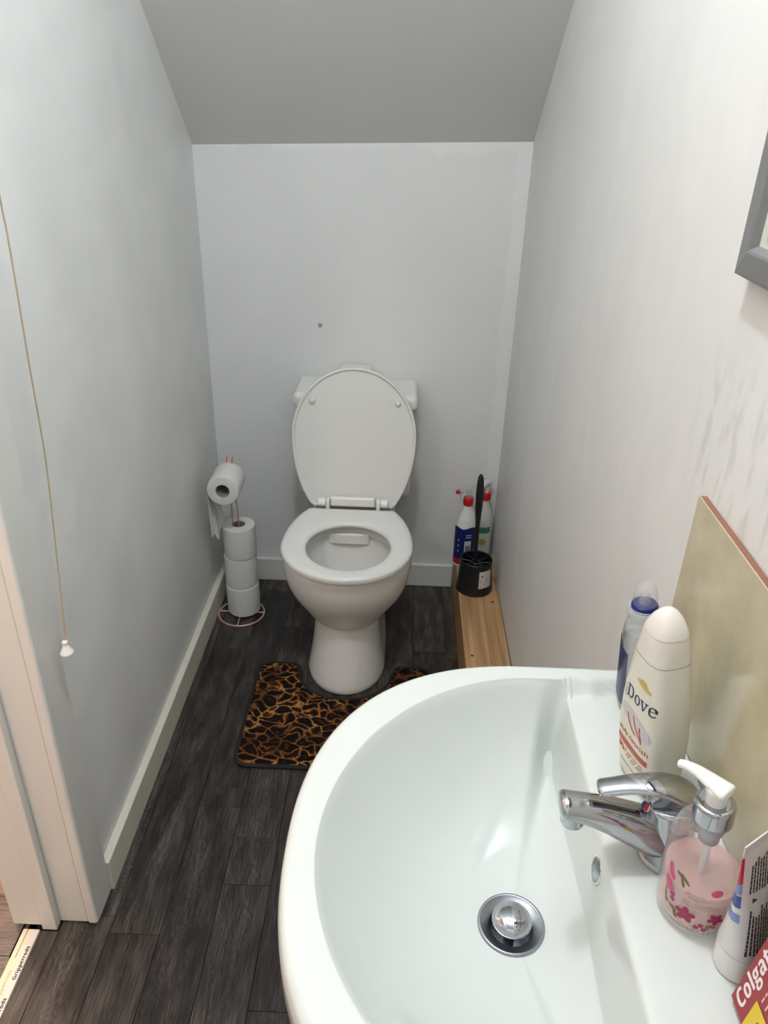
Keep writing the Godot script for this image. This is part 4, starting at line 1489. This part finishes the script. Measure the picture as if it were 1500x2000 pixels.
func clear_bottle() -> void:
	var t := on_ledge("clear_gel_bottle", "clear plastic bottle with navy label, blue ring and see-through dome cap", "bottle", 0.2905, -0.715, deg_to_rad(-6.0))
	var rows := []
	for s in [[0.0, 0.0, 0.0], [0.0, 0.026, 0.014], [0.003, 0.030, 0.018], [0.02, 0.0315, 0.020], [0.08, 0.0315, 0.020], [0.10, 0.030, 0.0195], [0.112, 0.026, 0.0185], [0.119, 0.020, 0.017], [0.122, 0.0175, 0.0165], [0.124, 0.0172, 0.0165], [0.130, 0.0172, 0.0165]]:
		rows.append(superring(s[0], s[1], s[2], 2.5 if s[0] < 0.11 else 2.0))
	var body := part("body", MB.new().grid(rows, true), M.clear_thick, t, false)
	rows = []
	for s in [[0.004, 0.0, 0.0], [0.004, 0.028, 0.016], [0.02, 0.030, 0.0185], [0.085, 0.030, 0.0185], [0.085, 0.0, 0.0]]:
		rows.append(superring(s[0], s[1], s[2], 2.5))
	var gel := mat(Color(0.72, 0.77, 0.76, 0.35), 0.1)
	gel.transparency = BaseMaterial3D.TRANSPARENCY_ALPHA
	part("gel", MB.new().grid(rows, true), gel, t, false)
	var navy := mat(rgb(24, 34, 78), 0.35)
	rows = []
	for j in 6:
		var row := PackedVector3Array()
		for k in 13:
			var zz := lerpf(-0.027, 0.022, k / 12.0)
			var h := lerpf(0.012, 0.086, j / 5.0)
			row.append(Vector3(-(0.0203 * pow(1.0 - pow(absf(zz) / 0.0316, 2.5), 0.4)) - 0.0003, h, zz))
		rows.append(row)
	part("label", MB.new().grid(rows, false, false, null, Vector3.LEFT), navy, body, false)
	part("shoulder_ring", MB.new().lathe([[0.0172, 0.126], [0.0185, 0.127], [0.0185, 0.134], [0.0172, 0.137], [0.0150, 0.1375], [0.0150, 0.1375], [0.0145, 0.136]], 32), M.clear_thick, t, false)
	part("blue_ring", MB.new().lathe([[0.0142, 0.134], [0.0142, 0.1405], [0.0130, 0.1420], [0.0, 0.1420]], 32), M.navy, t, false)
	part("nozzle_tip", MB.new().lathe([[0.0, 0.1560], [0.0025, 0.1555], [0.0045, 0.1530], [0.0055, 0.148], [0.0068, 0.1425]], 24), M.clear_thick, t, false)
	part("dome_cap", MB.new().lathe([[0.0132, 0.1428], [0.0130, 0.150], [0.0122, 0.157], [0.0104, 0.163], [0.0072, 0.1670], [0.0, 0.1685]], 32), M.clear, t, false)

func soap_pump() -> void:
	var t := on_ledge("soap_dispenser", "clear pump bottle of pink hand soap printed with flowers, beside the tap", "soap dispenser", 0.2795, -0.4515, 0.0)
	var prof := [[0.0, 0.0], [0.029, 0.0], [0.032, 0.0015], [0.0338, 0.006], [0.0342, 0.014], [0.0340, 0.03], [0.0330, 0.05], [0.0318, 0.07], [0.0304, 0.085], [0.0286, 0.094], [0.0252, 0.102], [0.0200, 0.1075], [0.0150, 0.110], [0.0135, 0.112], [0.0135, 0.116]]
	var body := part("bottle", MB.new().lathe(prof, 56), M.clear, t, false)
	var liq := mat(Color(0.93, 0.70, 0.68, 0.42), 0.05)
	liq.transparency = BaseMaterial3D.TRANSPARENCY_ALPHA
	part("liquid_soap", MB.new().lathe([[0.0, 0.005], [0.0295, 0.005], [0.0318, 0.009], [0.0326, 0.014], [0.0322, 0.03], [0.0315, 0.0495], [0.0315, 0.0495], [0.0, 0.0495]], 56), liq, t, false)
	part("collar", MB.new().lathe([[0.0140, 0.1095], [0.0140, 0.1095], [0.0158, 0.1105], [0.0163, 0.113], [0.0163, 0.127], [0.0158, 0.1295], [0.0145, 0.131], [0.0110, 0.131], [0.0110, 0.131], [0.0, 0.131]], 40), M.chrome, t, false)
	part("collar_insert", MB.new().lathe([[0.0125, 0.110], [0.0125, 0.104], [0.0105, 0.097], [0.0085, 0.093], [0.0085, 0.087], [0.0, 0.087]], 28), M.steel, t, false)
	var straw := mat(Color(0.92, 0.92, 0.92, 0.55), 0.2)
	straw.transparency = BaseMaterial3D.TRANSPARENCY_ALPHA
	part("dip_tube", MB.new().sweep([Vector3(0, 0.088, 0), Vector3(-0.002, 0.05, 0.003), Vector3(-0.006, 0.010, 0.008)], 0.0036, 14), straw, t, false)
	var pump := part("pump_stem", MB.new().lathe([[0.0085, 0.130], [0.0085, 0.142], [0.0095, 0.1425], [0.0095, 0.1425], [0.0096, 0.1455], [0.0088, 0.1475], [0.0, 0.1485]], 28), M.white_plastic, t, false)
	var d := Vector3(-0.62, 0, -0.78)
	var np := smooth_path([Vector3(0, 0.1468, 0) - d * 0.0105, Vector3(0, 0.1468, 0) - d * 0.0095, Vector3(0, 0.1470, 0) - d * 0.006, Vector3(0, 0.1475, 0), Vector3(0, 0.1485, 0) + d * 0.010, Vector3(0, 0.1490, 0) + d * 0.020, Vector3(0, 0.1475, 0) + d * 0.029, Vector3(0, 0.1450, 0) + d * 0.035], 5)
	var r1 := []
	var r2 := []
	for k in np.size():
		var q := float(k) / (np.size() - 1)
		r1.append(lerpf(0.0052, 0.0034, q) * sqrt(clampf(q / 0.22 + 0.02, 0.0, 1.0)))
		r2.append(lerpf(0.0100, 0.0042, ss(0.25, 0.95, q)) * sqrt(clampf(q / 0.22 + 0.02, 0.0, 1.0)))
	part("nozzle", MB.new().sweep(np, r1, 18, false, r2, Vector3.UP), M.white_plastic, pump, false)
	# flower print
	var a0 := deg_to_rad(121.0)
	var rr := func(h: float) -> float:
		for k in range(1, prof.size() - 1):
			if h <= prof[k + 1][1]:
				return lerpf(prof[k][0], prof[k + 1][0], clampf((h - prof[k][1]) / maxf(prof[k + 1][1] - prof[k][1], 1e-5), 0, 1))
		return 0.014
	var f := func(x: float, y: float, l: float) -> Vector3:
		var r: float = rr.call(y) + l
		return Vector3(cos(a0 - x / 0.034) * r, y, sin(a0 - x / 0.034) * r)
	var bloom := func(mb: MB, x: float, y: float, r: float, turn: float):
		for k in 5:
			var a := turn + TAU * k / 5
			print_shape(mb, oval(x + cos(a) * r * 0.55, y + sin(a) * r * 0.55, r * 0.5, r * 0.34, a, 10), f, 0.0004)
	var crimson := mat(rgb(158, 30, 84), 0.5)
	var crim := MB.new()
	bloom.call(crim, -0.004, 0.0265, 0.0085, 0.3)
	part("crimson_flower", crim, crimson, body, false)
	crim = MB.new()
	bloom.call(crim, 0.0205, 0.0285, 0.0066, 0.9)
	part("crimson_flower", crim, crimson, body, false)
	for p in [[0.006, 0.0165], [0.0095, 0.0195], [0.0125, 0.0150], [-0.0175, 0.0395], [-0.0165, 0.0345]]:
		crim = MB.new()
		bloom.call(crim, p[0], p[1], 0.0027, p[0] * 300.0)
		part("small_blossom", crim, crimson, body, false)
	var rose := mat(rgb(206, 78, 122), 0.5)
	for p in [[-0.0235, 0.064, 0.0028, 0.0072, 0.3], [-0.0215, 0.0595, 0.0024, 0.0060, 0.55], [-0.0235, 0.0475, 0.0030, 0.0080, 0.35], [-0.0205, 0.0445, 0.0022, 0.0060, 0.6], [0.0185, 0.0595, 0.0050, 0.0042, 0.2]]:
		var pk := MB.new()
		print_shape(pk, oval(p[0], p[1], p[2], p[3], p[4], 14), f, 0.0004)
		part("pink_petal", pk, rose, body, false)
	var olive := mat(rgb(104, 104, 62), 0.5)
	for p in [[-0.0130, 0.0655, 0.0016, 0.0052, 1.0], [-0.0085, 0.0640, 0.0015, 0.0062, 0.8], [-0.0105, 0.0600, 0.0015, 0.0055, 0.3], [-0.0150, 0.0250, 0.0018, 0.0042, 1.2], [-0.0120, 0.0200, 0.0018, 0.0042, 0.4], [0.0185, 0.0195, 0.0016, 0.0036, 1.2], [0.0150, 0.0180, 0.0012, 0.0030, 0.5], [-0.0240, 0.033, 0.0009, 0.0100, 0.15], [-0.0215, 0.027, 0.0008, 0.0030, 0.8]]:
		var gn := MB.new()
		print_shape(gn, oval(p[0], p[1], p[2], p[3], p[4], 12), f, 0.0004)
		part("leaf", gn, olive, body, false)
	var sc := MB.new()
	var rng := RandomNumberGenerator.new()
	rng.seed = 4
	for row in [[-0.006, 0.0520, 0.016], [-0.004, 0.0480, 0.014], [-0.008, 0.0415, 0.030], [-0.008, 0.0385, 0.028], [-0.013, 0.0110, 0.034], [-0.010, 0.0085, 0.026]]:
		var x: float = row[0]
		while x < row[0] + row[2]:
			var w := rng.randf_range(0.0012, 0.0034)
			print_shape(sc, rect(x, row[1], x + w, row[1] + 0.0009), f, 0.0004)
			x += w + 0.0009
	tag(part("fine_print", sc, mat(rgb(168, 138, 132), 0.5), body, false), "", "", "", "stuff")

func toothpaste() -> void:
	var t := on_ledge("toothpaste_tube", "white toothpaste tube standing on its cap with lines of black print", "toothpaste", 0.2965, -0.3985, deg_to_rad(33.0))
	part("cap", MB.new().lathe([[0.0, 0.0], [0.0175, 0.0], [0.0188, 0.0012], [0.0190, 0.004], [0.0186, 0.027], [0.0180, 0.0285], [0.0, 0.0285]], 40), mat(rgb(226, 226, 224), 0.3), t, false)
	var wd := func(h: float) -> Vector2:
		var q := clampf((h - 0.029) / 0.123, 0, 1)
		return Vector2(lerpf(0.0186, 0.0285, q), lerpf(0.0186, 0.0009, pow(q, 0.9)))
	var rows := []
	for s in [0.0290, 0.0295, 0.045, 0.06, 0.08, 0.10, 0.12, 0.135, 0.145, 0.152, 0.1522]:
		var g: Vector2 = wd.call(s)
		var e := 0.0 if s > 0.152 else 1.0
		var row := PackedVector3Array()
		for k in 48:
			var a := TAU * k / 48
			row.append(Vector3(cos(a) * g.x, s, sin(a) * g.y * maxf(e, 0.1)))
		rows.append(row)
	var body := part("tube", MB.new().grid(rows, true), mat(rgb(222, 221, 220), 0.3), t, false)
	part("crimp", MB.new().rbox(Vector3(0, 0.1565, 0), Vector3(0.057, 0.010, 0.0014), 0.0006, false), mat(rgb(218, 217, 216), 0.3), t, false)
	var f := func(x: float, y: float, l: float) -> Vector3:
		var g: Vector2 = wd.call(y)
		var q := clampf(x / g.x, -0.985, 0.985)
		return Vector3(q * g.x, y, g.y * sqrt(1.0 - q * q) + l)
	var ink := MB.new()
	var rng := RandomNumberGenerator.new()
	rng.seed = 77
	for blk in [[0.036, 0.090, -0.0150, 12, 0.0026], [0.106, 0.142, -0.0175, 12, 0.0029]]:
		for k in blk[3]:
			var x: float = blk[2] + k * blk[4]
			var y: float = blk[0] + rng.randf() * 0.002
			var end: float = blk[1] - rng.randf() * 0.012
			while y < end:
				var w := rng.randf_range(0.002, 0.0065)
				print_shape(ink, rect(x, y, x + 0.0014, minf(y + w, end + 0.001)), f, 0.0004)
				y += w + 0.0006
	for k in 3:
		var a := TAU * k / 3
		print_shape(ink, rect(-0.0125 + cos(a) * 0.0016 - 0.0008, 0.0985 + sin(a) * 0.0016 - 0.0008, -0.0125 + cos(a) * 0.0016 + 0.0008, 0.0985 + sin(a) * 0.0016 + 0.0008), f, 0.0004)
	print_shape(ink, oval(-0.0125, 0.0985, 0.0011, 0.0011), f, 0.0004)
	part("black_print", ink, mat(rgb(52, 50, 54), 0.6), body, false)
	for s in [["red_edge", 0.120, 0.149, rgb(196, 30, 52)], ["pale_blue_edge", 0.108, 0.119, rgb(128, 140, 196)], ["blue_edge", 0.092, 0.106, rgb(44, 74, 160)], ["sky_blue_edge", 0.074, 0.084, rgb(120, 142, 200)]]:
		var rws := []
		for j in 5:
			var h := lerpf(s[1], s[2], j / 4.0)
			var g: Vector2 = wd.call(h)
			var row := PackedVector3Array()
			for k in 9:
				var a := lerpf(PI * 0.87, PI * 1.25, k / 8.0)
				row.append(Vector3(cos(a) * (g.x + 0.0004), h, sin(a) * (g.y + 0.0004)))
			rws.append(row)
		part(s[0], MB.new().grid(rws, false, false, null, Vector3.LEFT), mat(s[3], 0.3), body, false)
	# carton standing next to it, leaning on the tile
	var c := thing("toothpaste_carton", "red toothpaste carton with white lettering and yellow panel leaning on the tile", "carton", Vector3(0.2795, 0.8795, -0.369))
	c.basis = Basis(Vector3.BACK, -deg_to_rad(7.0))
	var card := mat(rgb(150, 26, 36), 0.35)
	part("box", MB.new().rbox(Vector3(0.0105, 0.085, 0.0235), Vector3(0.021, 0.17, 0.047), 0.0012), card, c, false)
	var fc := func(x: float, y: float, l: float) -> Vector3: return Vector3(-l, x, y)
	part("brand_lettering", letters("Colgate", 0.0175, func(x, y, l): return Vector3(-l, 0.0445 + x, 0.0112 - y), false, 0.074, 700), mat(rgb(236, 226, 226), 0.4), c, false)
	var yl := MB.new()
	yl.quad(Vector3(-0.0003, 0.0015, 0.0225), Vector3(-0.0003, 0.033, 0.0225), Vector3(-0.0003, 0.033, 0.0455), Vector3(-0.0003, 0.0015, 0.0455), Vector3.LEFT)
	part("yellow_panel", yl, mat(rgb(222, 196, 30), 0.4), c, false)
	var mk := MB.new()
	for q in [[0.006, 0.031, 0.006, 0.004], [0.015, 0.033, 0.005, 0.004], [0.022, 0.031, 0.004, 0.005]]:
		print_shape(mk, oval(q[0], q[1] + 0.004, q[2] * 0.5, q[3] * 0.5), func(x, y, l): return Vector3(-l, x, y), 0.0006)
	part("panel_marks", mk, mat(rgb(150, 60, 30), 0.5), c, false)
	var sm := MB.new()
	for k in 3:
		var x := 0.038
		while x < 0.10:
			var w := rng.randf_range(0.003, 0.008)
			sm.quad(Vector3(-0.0003, x, 0.026 + k * 0.006), Vector3(-0.0003, x + w, 0.026 + k * 0.006), Vector3(-0.0003, x + w, 0.0275 + k * 0.006), Vector3(-0.0003, x, 0.0275 + k * 0.006), Vector3.LEFT)
			x += w + 0.0015
	part("small_print", sm, mat(rgb(226, 190, 186), 0.5), c, false)

func small_marks() -> void:
	var h := MB.new().lathe([[0.0052, 0.0], [0.0050, 0.0012], [0.0040, 0.0015], [0.0030, 0.0008], [0.0028, -0.004], [0.0, -0.004]], 20)
	h.move(Transform3D(Basis(Vector3.RIGHT, PI / 2), Vector3(-0.249, 0.899, ZB)))
	tag(part("wall_plug", h, mat(rgb(84, 58, 46), 0.7)), "small brown wall plug in the back wall above the toilet", "wall plug")
	# flakes of plaster and paint swept against the end of the skirting
	var rng := RandomNumberGenerator.new()
	rng.seed = 9
	var mb := MB.new()
	for k in 150:
		var q := pow(rng.randf(), 1.6)
		var z := -1.03 - q * 0.32 + rng.randf_range(-0.02, 0.02)
		var x := -0.566 + rng.randf() * 0.024 * (1.0 - q * 0.5)
		var s := rng.randf_range(0.0003, 0.0010)
		mb.rbox(Vector3(x, s * 0.4 + 0.0002, z), Vector3(s * 2.0, s, s * 1.6), s * 0.3, false)
	tag(part("plaster_flakes", mb, mat(rgb(136, 134, 128), 0.9)), "scatter of white plaster flakes along the left skirting end", "flakes", "", "stuff")
